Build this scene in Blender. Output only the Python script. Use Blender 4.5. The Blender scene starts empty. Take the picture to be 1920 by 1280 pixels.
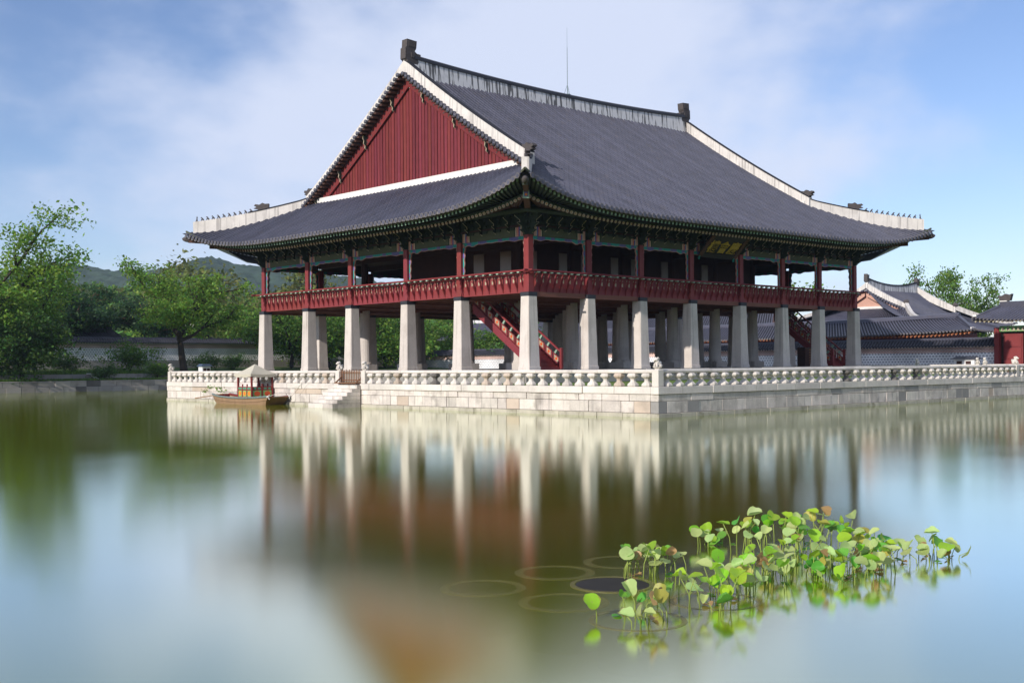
import bpy, math, random
import numpy as np
from mathutils import Vector, Matrix
random.seed(7); rng = np.random.default_rng(11)
S = bpy.context.scene
C = S.collection

# ------------------------------------------------------------------ camera
CAM = Vector((-45.823, -48.062, 2.338)); YAW = 0.8241; ROLL = -0.0082
cd = bpy.data.cameras.new('camera'); cam = bpy.data.objects.new('camera', cd); C.objects.link(cam)
fw = Vector((math.cos(YAW), math.sin(YAW), 0)); rt = Vector((math.sin(YAW), -math.cos(YAW), 0)); up = Vector((0, 0, 1))
r2 = math.cos(ROLL)*rt + math.sin(ROLL)*up; u2 = -math.sin(ROLL)*rt + math.cos(ROLL)*up
m = Matrix((r2, u2, -fw)).transposed().to_4x4(); m.translation = CAM
cam.matrix_world = m
cd.sensor_width = 36; cd.lens = 2193/1920*36; cd.shift_y = 44.08/1920; cd.clip_end = 6000; cd.clip_start = .1
S.camera = cam
# ------------------------------------------------------------------ sky, sun, exposure
SUN = Vector((-1, -.13, .45)).normalized()
W = bpy.data.worlds.new('World'); S.world = W; W.use_nodes = True
nt = W.node_tree; N = nt.nodes; L = nt.links
bg = N['Background']; bg.inputs['Strength'].default_value = 0.116
sk = N.new('ShaderNodeTexSky'); sk.sky_type = 'NISHITA'; sk.sun_disc = False
sk.sun_elevation = math.asin(SUN.z); sk.sun_rotation = math.atan2(SUN.x, SUN.y)
sk.air_density = 1.0; sk.dust_density = .15; sk.ozone_density = 3.0; sk.altitude = 600
SKY_TINT = (.86, .80, .87, 1)
tc = N.new('ShaderNodeTexCoord')
def wn(t, **k):
    n = N.new(t)
    for a, b in k.items(): setattr(n, a, b)
    return n
def mth(op, a, b=None, clamp=False):
    n = wn('ShaderNodeMath', operation=op, use_clamp=clamp)
    for i, v in enumerate((a, b)):
        if v is None: continue
        if isinstance(v, (int, float)): n.inputs[i].default_value = v
        else: L.new(v, n.inputs[i])
    return n.outputs[0]
sep = wn('ShaderNodeSeparateXYZ'); L.new(tc.outputs['Generated'], sep.inputs[0])
cmb = wn('ShaderNodeCombineXYZ'); zz = mth('ADD', mth('MAXIMUM', sep.outputs[2], 0.0), 0.75)
L.new(mth('DIVIDE', sep.outputs[0], zz), cmb.inputs[0]); L.new(mth('DIVIDE', sep.outputs[1], zz), cmb.inputs[1]); L.new(mth('MULTIPLY', sep.outputs[2], 1.5), cmb.inputs[2])
CLOUD_OFF = (12.024, -3.582, -13.969)
mp = wn('ShaderNodeMapping'); L.new(cmb.outputs[0], mp.inputs[0]); mp.inputs['Location'].default_value = CLOUD_OFF
n1 = wn('ShaderNodeTexNoise'); L.new(mp.outputs[0], n1.inputs['Vector']); n1.inputs['Scale'].default_value = 1.7; n1.inputs['Detail'].default_value = 5; n1.inputs['Roughness'].default_value = .5; n1.inputs['Distortion'].default_value = .35
n2 = wn('ShaderNodeTexNoise'); L.new(mp.outputs[0], n2.inputs['Vector']); n2.inputs['Scale'].default_value = 6.5; n2.inputs['Detail'].default_value = 7; n2.inputs['Roughness'].default_value = .55
cl = mth('ADD', mth('MULTIPLY', n1.outputs[0], .76), mth('MULTIPLY', n2.outputs[0], .24))
rp = wn('ShaderNodeMapRange', interpolation_type='SMOOTHSTEP'); L.new(cl, rp.inputs[0])
rp.inputs[1].default_value = .41; rp.inputs[2].default_value = .58; rp.inputs[3].default_value = 0; rp.inputs[4].default_value = .88
mx = wn('ShaderNodeMix', data_type='RGBA'); L.new(rp.outputs[0], mx.inputs[0])
tn = wn('ShaderNodeMix', data_type='RGBA', blend_type='MULTIPLY'); tn.inputs[0].default_value = 1; L.new(sk.outputs[0], tn.inputs[6]); tn.inputs[7].default_value = SKY_TINT
L.new(tn.outputs[2], mx.inputs[6]); mx.inputs[7].default_value = (4.6, 5.0, 6.1, 1)
L.new(mx.outputs[2], bg.inputs['Color'])
sl = bpy.data.lights.new('sun', 'SUN'); so = bpy.data.objects.new('sun', sl); C.objects.link(so)
sl.energy = 3.3; sl.angle = math.radians(.6); sl.color = (1, .93, .85)
so.rotation_euler = SUN.to_track_quat('Z', 'Y').to_euler(); so.location = (0, 0, 80)
S.view_settings.view_transform = 'Standard'; S.view_settings.look = 'None'; S.view_settings.exposure = 0.5; S.view_settings.gamma = 1
S.render.engine = 'CYCLES'; S.cycles.use_denoising = True
S.cycles.max_bounces = 5; S.cycles.diffuse_bounces = 3; S.cycles.glossy_bounces = 3; S.cycles.transparent_max_bounces = 12; S.cycles.volume_bounces = 0
S.cycles.sample_clamp_indirect = 6; S.cycles.caustics_reflective = False; S.cycles.caustics_refractive = False

# ------------------------------------------------------------------ materials
MATS = {}
def mat(name, col, rough=.75, var=.18, scale=1.5, rnd=0.0, bump=0.0, bscale=30, streak=0.0, streak_col=(.08, .075, .07), blotch=0.0, blotch_col=(.1, .09, .08), spec=.35, trans=0.0, island=0.0, hue=0.0, metal=0, blscale=.6, sfreq=2.6, sr=(.52, .74)):
    M = bpy.data.materials.new(name); M.use_nodes = True; t = M.node_tree; n = t.nodes; l = t.links
    b = n['Principled BSDF']; b.inputs['Roughness'].default_value = rough; b.inputs['Specular IOR Level'].default_value = spec; b.inputs['Metallic'].default_value = metal
    geo = n.new('ShaderNodeNewGeometry')
    def nz(s, det=4, vec=None):
        x = n.new('ShaderNodeTexNoise'); x.inputs['Scale'].default_value = s; x.inputs['Detail'].default_value = det
        l.new(vec or geo.outputs['Position'], x.inputs['Vector']); return x.outputs[0]
    def ma(op, a, b_=None, clamp=False):
        x = n.new('ShaderNodeMath'); x.operation = op; x.use_clamp = clamp
        for i, v in enumerate((a, b_)):
            if v is None: continue
            if isinstance(v, (int, float)): x.inputs[i].default_value = v
            else: l.new(v, x.inputs[i])
        return x.outputs[0]
    val = ma('ADD', ma('MULTIPLY', ma('SUBTRACT', nz(scale), .5), var*3), 1.0)
    if var: val = ma('ADD', val, ma('MULTIPLY', ma('SUBTRACT', nz(scale*9, 3), .5), var*1.6))
    oi = None
    if rnd or hue:
        oi = n.new('ShaderNodeObjectInfo')
        val = ma('ADD', val, ma('MULTIPLY', ma('SUBTRACT', oi.outputs['Random'], .5), rnd*2))
    if island: val = ma('ADD', val, ma('MULTIPLY', ma('SUBTRACT', geo.outputs['Random Per Island'], .5), island*2))
    hsv = n.new('ShaderNodeHueSaturation'); hsv.inputs['Color'].default_value = (*col, 1); l.new(val, hsv.inputs['Value'])
    if hue:
        src = geo.outputs['Random Per Island'] if island else oi.outputs['Random']
        l.new(ma('ADD', .5, ma('MULTIPLY', ma('SUBTRACT', ma('FRACT', ma('MULTIPLY', src, 7.31)), .5), hue)), hsv.inputs['Hue'])
    out = hsv.outputs[0]
    def over(fac, c2):
        nonlocal out
        x = n.new('ShaderNodeMix'); x.data_type = 'RGBA'; l.new(fac, x.inputs[0]); l.new(out, x.inputs[6]); x.inputs[7].default_value = (*c2, 1); out = x.outputs[2]
    def ramp(v, a, b_, top):
        x = n.new('ShaderNodeMapRange'); x.interpolation_type = 'SMOOTHSTEP'; l.new(v, x.inputs[0]); x.inputs[1].default_value = a; x.inputs[2].default_value = b_; x.inputs[3].default_value = 0; x.inputs[4].default_value = top; return x.outputs[0]
    if streak:
        mpn = n.new('ShaderNodeMapping'); l.new(geo.outputs['Position'], mpn.inputs[0]); mpn.inputs['Scale'].default_value = (sfreq, sfreq, .16)
        over(ramp(nz(1.6, 5, mpn.outputs[0]), *sr, streak), streak_col)
    if blotch: over(ramp(nz(blscale, 6), .53, .70, blotch), blotch_col)
    l.new(out, b.inputs['Base Color'])
    if bump:
        bp = n.new('ShaderNodeBump'); bp.inputs['Strength'].default_value = bump; bp.inputs['Distance'].default_value = .02
        l.new(nz(bscale, 5), bp.inputs['Height']); l.new(bp.outputs[0], b.inputs['Normal'])
    if trans:
        tr = n.new('ShaderNodeBsdfTranslucent'); ms = n.new('ShaderNodeMixShader'); ms.inputs[0].default_value = trans
        l.new(out, tr.inputs['Color']); l.new(b.outputs[0], ms.inputs[1]); l.new(tr.outputs[0], ms.inputs[2]); l.new(ms.outputs[0], n['Material Output'].inputs['Surface'])
    MATS[name] = M; return M
mat('wall_stone', (.60, .545, .49), .85, .22, 1.6, rnd=.15, bump=.8, bscale=13, streak=.38, blotch=.5, blotch_col=(.21, .18, .155), hue=.02, blscale=1.1)
mat('cap_stone', (.64, .59, .535), .85, .17, 1.1, rnd=.08, bump=.25, bscale=24, blotch=.22, blotch_col=(.28, .24, .21), hue=.02)
mat('tan_stone', (.50, .41, .33), .85, .12, 1.4, rnd=.1, bump=.3, bscale=22, blotch=.3)
mat('dark_stone', (.13, .12, .11), .9, .25, 2.5, rnd=.1, bump=.35, blotch=.3, blotch_col=(.3, .27, .24))
mat('rail_stone', (.63, .58, .525), .85, .14, 1.5, rnd=.08, bump=.22, bscale=28, blotch=.35, blotch_col=(.22, .2, .18), blscale=1.1)
mat('column_stone', (.58, .525, .475), .85, .12, .9, rnd=.07, bump=.5, bscale=30, streak=.5, streak_col=(.22, .18, .15), blotch=.25, blotch_col=(.27, .23, .19))
mat('base_stone', (.30, .285, .27), .9, .12, 1.3, rnd=.1, bump=.25, blotch=.3)
mat('red_wood', (.205, .031, .033), .6, .12, 2.2, rnd=.07, bump=.15, bscale=35, blotch=.18, blotch_col=(.11, .025, .024), hue=.012)
mat('plank_red', (.165, .030, .033), .62, .13, 2.2, rnd=.14, bump=.2, bscale=30, streak=.45, streak_col=(.09, .018, .018), hue=.02, spec=.15)
mat('dark_wood', (.05, .022, .017), .75, .2, 2, rnd=.1)
mat('floor_boards', (.16, .062, .043), .75, .15, 1.5, rnd=.16)
mat('cap_black', (.028, .03, .038), .6, .2, 4)
mat('roof_tile', (.062, .063, .090), .42, .26, 1.1, rnd=.15, bump=.25, bscale=9, spec=.5, blotch=.25, blotch_col=(.10, .085, .08), blscale=1.8)
mat('tile_bed', (.011, .011, .016), .7, .2, .8, spec=.3)  # near-black: shade in the gaps between tile rows is put into this colour
mat('wall_tile', (.030, .031, .042), .6, .2, .8, spec=.4)
mat('tile_end', (.125, .115, .12), .75, .25, 3, rnd=.15, blotch=.3, blotch_col=(.07, .065, .07))
mat('plaster', (.62, .585, .545), .9, .14, 1.3, streak=.55, sfreq=3.4, sr=(.5, .68), streak_col=(.17, .155, .15), blotch=.22, blotch_col=(.34, .31, .28), blscale=1.4)
mat('ridge_plaster', (.70, .685, .675), .9, .07, .9, streak=.88, streak_col=(.05, .05, .052), sfreq=3.6, sr=(.50, .60), blotch=.3, blotch_col=(.24, .23, .23), blscale=.9)
mat('white_plaster', (.72, .69, .65), .9, .05, 1.2, blotch=.12)
mat('clay_figure', (.07, .06, .058), .8, .2, 5)
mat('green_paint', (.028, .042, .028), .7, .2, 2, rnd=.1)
mat('olive_paint', (.078, .084, .05), .75, .15, 1.6, blotch=.2, blotch_col=(.05, .05, .035))
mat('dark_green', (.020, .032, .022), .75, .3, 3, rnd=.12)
mat('mint_paint', (.27, .40, .31), .7, .12, 3, rnd=.12)
mat('turquoise', (.03, .28, .26), .65, .3, 9)
mat('violet_paint', (.12, .115, .31), .65, .3, 9)
mat('pink_paint', (.48, .25, .21), .7, .2, 6)
mat('cream_paint', (.52, .42, .30), .7, .15, 4, rnd=.1)
mat('pale_end', (.42, .36, .31), .7, .2, 5, rnd=.15)
mat('rafter_brown', (.075, .035, .024), .75, .2, 3, rnd=.1)
mat('orange_band', (.42, .10, .04), .7, .15, 4)
mat('panel_beige', (.40, .36, .25), .7, .2, 8)
mat('paper_panel', (.46, .45, .42), .8, .06, 1)
mat('gold_letter', (.50, .34, .04), .5, .1, 5)
mat('sign_black', (.012, .010, .010), .6, .2, 3)
mat('bird_net', (.52, .58, .66), .9, .05, 2)
mat('lawn', (.115, .19, .03), .9, .35, 1.2, bump=.4, bscale=60, blotch=.35, blotch_col=(.2, .19, .07), blscale=.5)
mat('bank_grass', (.055, .10, .018), .9, .35, .8, bump=.5, bscale=50, blotch=.3, blotch_col=(.09, .08, .03))
mat('soil', (.09, .08, .055), .95, .25, .6)
mat('gravel', (.33, .30, .27), .95, .15, 1.2, bump=.4, bscale=60)
mat('pond_bed', (.12, .11, .03), .95, .3, .5)
mat('granite_bank', (.34, .31, .28), .9, .12, 1.1, rnd=.2, bump=.3, blotch=.45, blotch_col=(.11, .10, .09), blscale=.9)
mat('bark', (.045, .034, .026), .9, .3, 3, bump=.4, bscale=12)
mat('pine_bark', (.20, .10, .065), .9, .3, 2)
LEAF = dict(rough=.55, spec=.25, trans=.42, island=.38, hue=.07, var=.22, scale=.35)
mat('leaf_bright', (.17, .30, .042), **LEAF)
mat('leaf_mid', (.125, .23, .036), **LEAF)
mat('leaf_dark', (.072, .145, .03), **LEAF)
mat('leaf_olive', (.16, .185, .05), **LEAF)
mat('leaf_pine', (.045, .10, .036), **LEAF)
mat('forest_far', (.036, .062, .036), .9, .35, .02, island=.3, hue=.05, bump=0)
LOT = dict(rough=.45, spec=.4, trans=.45, rnd=.22, hue=.05, var=.1, scale=9)
mat('lotus_green', (.32, .60, .03), **LOT)
mat('lotus_pale', (.52, .66, .24), **LOT)
mat('lotus_deep', (.13, .44, .05), **LOT)
mat('lotus_yellow', (.48, .44, .08), **{**LOT, 'hue': .02})
mat('lotus_brown', (.50, .32, .15), **{**LOT, 'hue': 0})
for nm in ('lotus_green', 'lotus_pale', 'lotus_deep', 'lotus_yellow'):        # radiating veins and browned rims
    t = MATS[nm].node_tree; n = t.nodes; l = t.links; b = n['Principled BSDF']; src = b.inputs['Base Color'].links[0].from_socket
    def ma(op, a, b_=0.0):
        x = n.new('ShaderNodeMath'); x.operation = op
        for i, v in enumerate((a, b_)):
            if isinstance(v, (int, float)): x.inputs[i].default_value = v
            else: l.new(v, x.inputs[i])
        return x.outputs[0]
    tcx = n.new('ShaderNodeTexCoord'); sx = n.new('ShaderNodeSeparateXYZ'); l.new(tcx.outputs['Object'], sx.inputs[0])
    rad_ = ma('SQRT', ma('ADD', ma('MULTIPLY', sx.outputs[0], sx.outputs[0]), ma('MULTIPLY', sx.outputs[1], sx.outputs[1])))
    vein = ma('MULTIPLY', ma('LESS_THAN', ma('ABSOLUTE', ma('SINE', ma('MULTIPLY', ma('ARCTAN2', sx.outputs[1], sx.outputs[0]), 9.0))), .2), .30)
    nzz = n.new('ShaderNodeTexNoise'); nzz.inputs['Scale'].default_value = 11; gg = n.new('ShaderNodeNewGeometry'); l.new(gg.outputs['Position'], nzz.inputs['Vector'])
    rim = ma('MULTIPLY', ma('GREATER_THAN', ma('ADD', rad_, ma('MULTIPLY', nzz.outputs[0], .62)), 1.31), .6)
    for fac, c2 in ((vein, (.50, .60, .24, 1)), (rim, (.36, .22, .08, 1))):
        x = n.new('ShaderNodeMix'); x.data_type = 'RGBA'; l.new(fac, x.inputs[0]); l.new(src, x.inputs[6]); x.inputs[7].default_value = c2; src = x.outputs[2]
    l.new(src, b.inputs['Base Color']); l.new(src, [q for q in n if q.type == 'BSDF_TRANSLUCENT'][0].inputs['Color'])
mat('wet_stone', (.47, .435, .35), .8, .2, 1.5, rnd=.12, bump=.5, bscale=16, streak=.3, blotch=.6, blotch_col=(.17, .16, .10), blscale=1.6)
mat('lotus_stem', (.26, .33, .07), .6, .15, 8, rnd=.15)
mat('lily_pad', (.10, .30, .14), .4, .2, 6, rnd=.2)
mat('tub_rubber', (.012, .012, .014), .55, .2, 3)
mat('tub_rim', (.55, .45, .22), .6, .15, 4)
mat('tub_mud', (.018, .015, .012), .9, .3, 4)
mat('boat_wood', (.30, .19, .11), .65, .2, 2.5, bump=.2, bscale=25, streak=.3, streak_col=(.12, .07, .04))
mat('boat_bow', (.17, .10, .045), .7, .2, 3, bump=.2)
mat('boat_red', (.20, .025, .022), .55, .12, 3)
mat('boat_trim', (.16, .20, .19), .65, .3, 9)
mat('canopy_cloth', (.56, .52, .42), .9, .05, 2, bump=.1, bscale=6, trans=.12)
mat('orange_paint', (.72, .20, .02), .6, .1, 6)
mat('vermilion', (.58, .10, .025), .6, .1, 6)
mat('leaf_paint', (.16, .42, .13), .65, .15, 8)
mat('emerald_paint', (.03, .34, .22), .6, .15, 8)
mat('rope', (.66, .64, .60), .9, .1, 8)
mat('white_paint', (.74, .74, .73), .6, .05, 2)
mat('slate_blue', (.05, .075, .12), .6, .1, 3)
mat('brown_fence', (.20, .10, .055), .75, .15, 4, rnd=.1)
mat('metal_rod', (.13, .19, .20), .5, .1, 4)
mat('brick_gable', (.52, .30, .23), .85, .1, 2)
mat('door_red', (.19, .026, .026), .6, .1, 2, rnd=.05)
mat('warm_rafter', (.40, .15, .07), .7, .15, 5)

def brick_mat(name, ax, c1, c2, mortar, bw, bh, ms, off=.5):
    M = bpy.data.materials.new(name); M.use_nodes = True; t = M.node_tree; n = t.nodes; l = t.links; b = n['Principled BSDF']; b.inputs['Roughness'].default_value = .9
    g = n.new('ShaderNodeNewGeometry'); sp = n.new('ShaderNodeSeparateXYZ'); cb = n.new('ShaderNodeCombineXYZ')
    l.new(g.outputs['Position'], sp.inputs[0]); l.new(sp.outputs[ax], cb.inputs[0]); l.new(sp.outputs[2], cb.inputs[1])
    br = n.new('ShaderNodeTexBrick'); l.new(cb.outputs[0], br.inputs['Vector']); br.offset = off
    br.inputs['Color1'].default_value = (*c1, 1); br.inputs['Color2'].default_value = (*c2, 1); br.inputs['Mortar'].default_value = (*mortar, 1)
    br.inputs['Scale'].default_value = 1; br.inputs['Brick Width'].default_value = bw; br.inputs['Row Height'].default_value = bh; br.inputs['Mortar Size'].default_value = ms; br.inputs['Mortar Smooth'].default_value = .15; br.inputs['Bias'].default_value = 0
    nz = n.new('ShaderNodeTexNoise'); nz.inputs['Scale'].default_value = .45; nz.inputs['Detail'].default_value = 6; l.new(g.outputs['Position'], nz.inputs['Vector'])
    hv = n.new('ShaderNodeHueSaturation'); l.new(br.outputs[0], hv.inputs['Color'])
    mr = n.new('ShaderNodeMapRange'); l.new(nz.outputs[0], mr.inputs[0]); mr.inputs[1].default_value = .3; mr.inputs[2].default_value = .7; mr.inputs[3].default_value = .72; mr.inputs[4].default_value = 1.18; l.new(mr.outputs[0], hv.inputs['Value'])
    l.new(hv.outputs[0], b.inputs['Base Color'])
    bp = n.new('ShaderNodeBump'); bp.inputs['Strength'].default_value = .6; bp.inputs['Distance'].default_value = .02; bp.invert = True; l.new(br.outputs['Fac'], bp.inputs['Height']); l.new(bp.outputs[0], b.inputs['Normal'])
    MATS[name] = M
for nm, ax in (('n', 0), ('e', 1)):
    brick_mat('blocks_'+nm, ax, (.26, .275, .31), (.37, .37, .385), (.80, .80, .79), .32, .245, .065)
    brick_mat('pinkbrick_'+nm, ax, (.42, .17, .125), (.48, .22, .165), (.66, .60, .55), .30, .125, .028)
Mr = bpy.data.materials.new('tub_algae'); Mr.use_nodes = True; t = Mr.node_tree; b_ = t.nodes['Principled BSDF']; b_.inputs['Base Color'].default_value = (.20, .165, .045, 1); b_.inputs['Roughness'].default_value = .5; b_.inputs['Alpha'].default_value = .38; MATS['tub_algae'] = Mr; Ms_ = Mr.copy(); Ms_.name = 'sunken_algae'; Ms_.node_tree.nodes['Principled BSDF'].inputs['Alpha'].default_value = .17; Ms_.node_tree.nodes['Principled BSDF'].inputs['Base Color'].default_value = (.24, .20, .04, 1); MATS['sunken_algae'] = Ms_
# water: a murky surface that both reflects and lets the shallow tubs show through
M = bpy.data.materials.new('pond_water'); M.use_nodes = True; t = M.node_tree; n = t.nodes; l = t.links
n.remove(n['Principled BSDF'])
gl = n.new('ShaderNodeBsdfGlossy'); gl.distribution = 'BECKMANN'; gl.inputs['Roughness'].default_value = .135; gl.inputs['Color'].default_value = (.95, .985, .93, 1)
df = n.new('ShaderNodeBsdfDiffuse'); df.inputs['Color'].default_value = (.44, .48, .008, 1)
tp = n.new('ShaderNodeBsdfTransparent'); tp.inputs['Color'].default_value = (.80, .76, .40, 1)
m1 = n.new('ShaderNodeMixShader'); m1.inputs[0].default_value = .40; l.new(df.outputs[0], m1.inputs[1]); l.new(tp.outputs[0], m1.inputs[2])
fr = n.new('ShaderNodeFresnel'); fr.inputs['IOR'].default_value = 1.6
mr = n.new('ShaderNodeMapRange'); l.new(fr.outputs[0], mr.inputs[0]); mr.inputs[1].default_value = .05; mr.inputs[2].default_value = .42; mr.inputs[3].default_value = .30; mr.inputs[4].default_value = .885
geo = n.new('ShaderNodeNewGeometry'); nz = n.new('ShaderNodeTexNoise'); l.new(geo.outputs['Position'], nz.inputs['Vector']); nz.inputs['Scale'].default_value = .16; nz.inputs['Detail'].default_value = 3
rr = n.new('ShaderNodeMapRange'); l.new(nz.outputs[0], rr.inputs[0]); rr.inputs[1].default_value = .3; rr.inputs[2].default_value = .7; rr.inputs[3].default_value = .09; rr.inputs[4].default_value = .12; 
sp_ = n.new('ShaderNodeSeparateXYZ'); l.new(geo.outputs['Position'], sp_.inputs[0]); ad = n.new('ShaderNodeMath'); l.new(sp_.outputs[0], ad.inputs[0]); l.new(sp_.outputs[1], ad.inputs[1])
wind = n.new('ShaderNodeMapRange'); l.new(ad.outputs[0], wind.inputs[0]); wind.inputs[1].default_value = -80; wind.inputs[2].default_value = -40; wind.inputs[3].default_value = .03; wind.inputs[4].default_value = 0   # breezier water away from the terrace
rs_ = n.new('ShaderNodeMath'); l.new(rr.outputs[0], rs_.inputs[0]); l.new(wind.outputs[0], rs_.inputs[1]); l.new(rs_.outputs[0], gl.inputs['Roughness'])
m2 = n.new('ShaderNodeMixShader'); l.new(mr.outputs[0], m2.inputs[0]); l.new(m1.outputs[0], m2.inputs[1]); l.new(gl.outputs[0], m2.inputs[2])
l.new(m2.outputs[0], n['Material Output'].inputs['Surface']); MATS['pond_water'] = M

# ------------------------------------------------------------------ mesh helpers
WL = {}                                    # world location of every object built
class MB:
    def __init__(s): s.v = []; s.f = []; s.mi = []; s.k = 0
    def add(s, vs, fs):
        o = len(s.v); s.v += [tuple(v) for v in vs]; s.f += [tuple(i+o for i in f) for f in fs]; s.mi += [s.k]*len(fs); return s
    def box(s, x0, x1, y0, y1, z0, z1):
        return s.add([(x0,y0,z0),(x1,y0,z0),(x1,y1,z0),(x0,y1,z0),(x0,y0,z1),(x1,y0,z1),(x1,y1,z1),(x0,y1,z1)],
                     [(3,2,1,0),(4,5,6,7),(0,1,5,4),(1,2,6,5),(2,3,7,6),(3,0,4,7)])
    def cbox(s, x0, x1, y0, y1, z0, z1, c=.02):          # box with chamfered upright and top edges
        i = [(x0+c,y0),(x1-c,y0),(x1,y0+c),(x1,y1-c),(x1-c,y1),(x0+c,y1),(x0,y1-c),(x0,y0+c)]
        j = [(x0+2*c,y0+c),(x1-2*c,y0+c),(x1-c,y0+2*c),(x1-c,y1-2*c),(x1-2*c,y1-c),(x0+2*c,y1-c),(x0+c,y1-2*c),(x0+c,y0+2*c)]
        return s.rings([[(a,b,z0+c) for a,b in i],[(a,b,z1-c) for a,b in i],[(a,b,z1) for a,b in j]], pre=[(a,b,z0) for a,b in j])
    def rings(s, R, pre=None, cap=True, closed=True):
        if pre is not None: R = [pre]+R
        o = len(s.v); n = len(R[0])
        for r in R: s.v += [tuple(p) for p in r]
        fs = []
        m_ = n if closed else n-1
        for k in range(len(R)-1):
            for i in range(m_):
                a = o+k*n+i; b = o+k*n+(i+1) % n; fs.append((a, b, b+n, a+n))
        if cap and closed:
            fs.append(tuple(o+i for i in reversed(range(n)))); fs.append(tuple(o+(len(R)-1)*n+i for i in range(n)))
        s.f += fs; s.mi += [s.k]*len(fs); return s
    def lathe(s, prof, cxyz=(0,0,0), n=12, rot=0, sq=None):
        x, y, z = cxyz
        return s.rings([[(x+r*math.cos(rot+2*math.pi*i/n), y+r*math.sin(rot+2*math.pi*i/n), z+h) for i in range(n)] for r, h in prof])
    def tube(s, pts, rad, n=6):
        R = []; P = [Vector(p) for p in pts]
        for k, p in enumerate(P):
            d = (P[min(k+1, len(P)-1)]-P[max(k-1, 0)]).normalized()
            a = d.cross(Vector((0, 0, 1)));  a = a if a.length > .05 else d.cross(Vector((1, 0, 0)))
            a.normalize(); b = d.cross(a); r = rad[k] if isinstance(rad, (list, tuple)) else rad
            R.append([p + r*(math.cos(2*math.pi*i/n)*a + math.sin(2*math.pi*i/n)*b) for i in range(n)])
        return s.rings(R)
    def bar(s, p, q, w, h):                              # rectangular bar from p to q
        p = Vector(p); q = Vector(q); d = (q-p).normalized(); a = d.cross(Vector((0,0,1))); a = a.normalized() if a.length > .01 else Vector((1,0,0)); b = a.cross(d)
        o = [(-w/2,-h/2),(w/2,-h/2),(w/2,h/2),(-w/2,h/2)]
        return s.rings([[p+a*x+b*y for x, y in o], [q+a*x+b*y for x, y in o]])
    def slab(s, poly, fn, t):                            # 2D polygon mapped by fn(u, v, w), thickness t along w
        n_ = len(poly); A = [fn(u, v, -t/2) for u, v in poly]; B = [fn(u, v, t/2) for u, v in poly]; o = len(s.v)
        s.v += [tuple(p) for p in A+B]; fs = [tuple(o+i for i in reversed(range(n_))), tuple(o+n_+i for i in range(n_))]
        fs += [(o+i, o+(i+1) % n_, o+n_+(i+1) % n_, o+n_+i) for i in range(n_)]
        s.f += fs; s.mi += [s.k]*len(fs); return s
    def ball(s, c, r, n=8, mrings=6):
        rx, ry, rz = r if isinstance(r, (tuple, list)) else (r, r, r); R = []
        for k in range(mrings+1):
            th = math.pi*(.04+.92*k/mrings)
            R.append([(c[0]+rx*math.sin(th)*math.cos(2*math.pi*i/n), c[1]+ry*math.sin(th)*math.sin(2*math.pi*i/n), c[2]-rz*math.cos(th)) for i in range(n)])
        return s.rings(R)
    def mesh(s, name, mats, smooth=False):
        me = bpy.data.meshes.new(name); me.from_pydata(s.v, [], s.f); 
        for x in (mats if isinstance(mats, (list, tuple)) else [mats]): me.materials.append(MATS[x])
        if any(s.mi): me.polygons.foreach_set('material_index', s.mi)
        if smooth: me.polygons.foreach_set('use_smooth', [True]*len(s.f))
        me.update(); return me
    def build(s, name, mats, parent=None, smooth=False, origin=None):
        """vertices are world coordinates; origin = where the object's origin sits (default its parent's)"""
        o = Vector(origin) if origin is not None else (WL[parent.name] if parent else Vector((0, 0, 0)))
        if o.length: s.v = [(a-o.x, b-o.y, c-o.z) for a, b, c in s.v]
        return put(name, s.mesh(name, mats, smooth), parent, o)
def put(name, me, parent=None, loc=(0,0,0), rot=(0,0,0), scale=None):
    ob = bpy.data.objects.new(name, me); C.objects.link(ob); loc = Vector(loc)
    if parent: ob.parent = parent; ob.location = loc - WL[parent.name]
    else: ob.location = loc
    ob.rotation_euler = rot
    if scale is not None: ob.scale = scale if isinstance(scale, (tuple, list)) else (scale,)*3
    WL[ob.name] = loc; return ob
def tag(o, label, cat, group=None):
    o['label'] = label; o['category'] = cat
    if group: o['group'] = group
    return o
def thing(name, label, cat, loc, group=None):
    e = bpy.data.objects.new(name, None); C.objects.link(e); e.location = loc; e.empty_display_size = .3; WL[e.name] = Vector(loc); return tag(e, label, cat, group)
def struct(o): o['kind'] = 'structure'; return o
def stuff(o): o['kind'] = 'stuff'; return o
def np_mesh(name, V, F, mats, smooth=False, mi=None):       # fast quad/tri mesh from arrays
    me = bpy.data.meshes.new(name); k = F.shape[1]
    me.vertices.add(len(V)); me.vertices.foreach_set('co', np.ascontiguousarray(V, np.float32).ravel())
    me.loops.add(F.size); me.loops.foreach_set('vertex_index', np.ascontiguousarray(F, np.int32).ravel())
    me.polygons.add(len(F)); me.polygons.foreach_set('loop_start', np.arange(0, F.size, k, dtype=np.int32)); me.polygons.foreach_set('loop_total', np.full(len(F), k, np.int32))
    for x in (mats if isinstance(mats, (list, tuple)) else [mats]): me.materials.append(MATS[x])
    if mi is not None: me.polygons.foreach_set('material_index', np.ascontiguousarray(mi, np.int32))
    if smooth: me.polygons.foreach_set('use_smooth', np.ones(len(F), bool))
    me.update(calc_edges=True); me.validate(); return me
def grid(fn, us, vs):
    V = [fn(u, v) for v in vs for u in us]; n_ = len(us); return V, [(j*n_+i, j*n_+i+1, (j+1)*n_+i+1, (j+1)*n_+i) for j in range(len(vs)-1) for i in range(n_-1)]
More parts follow.
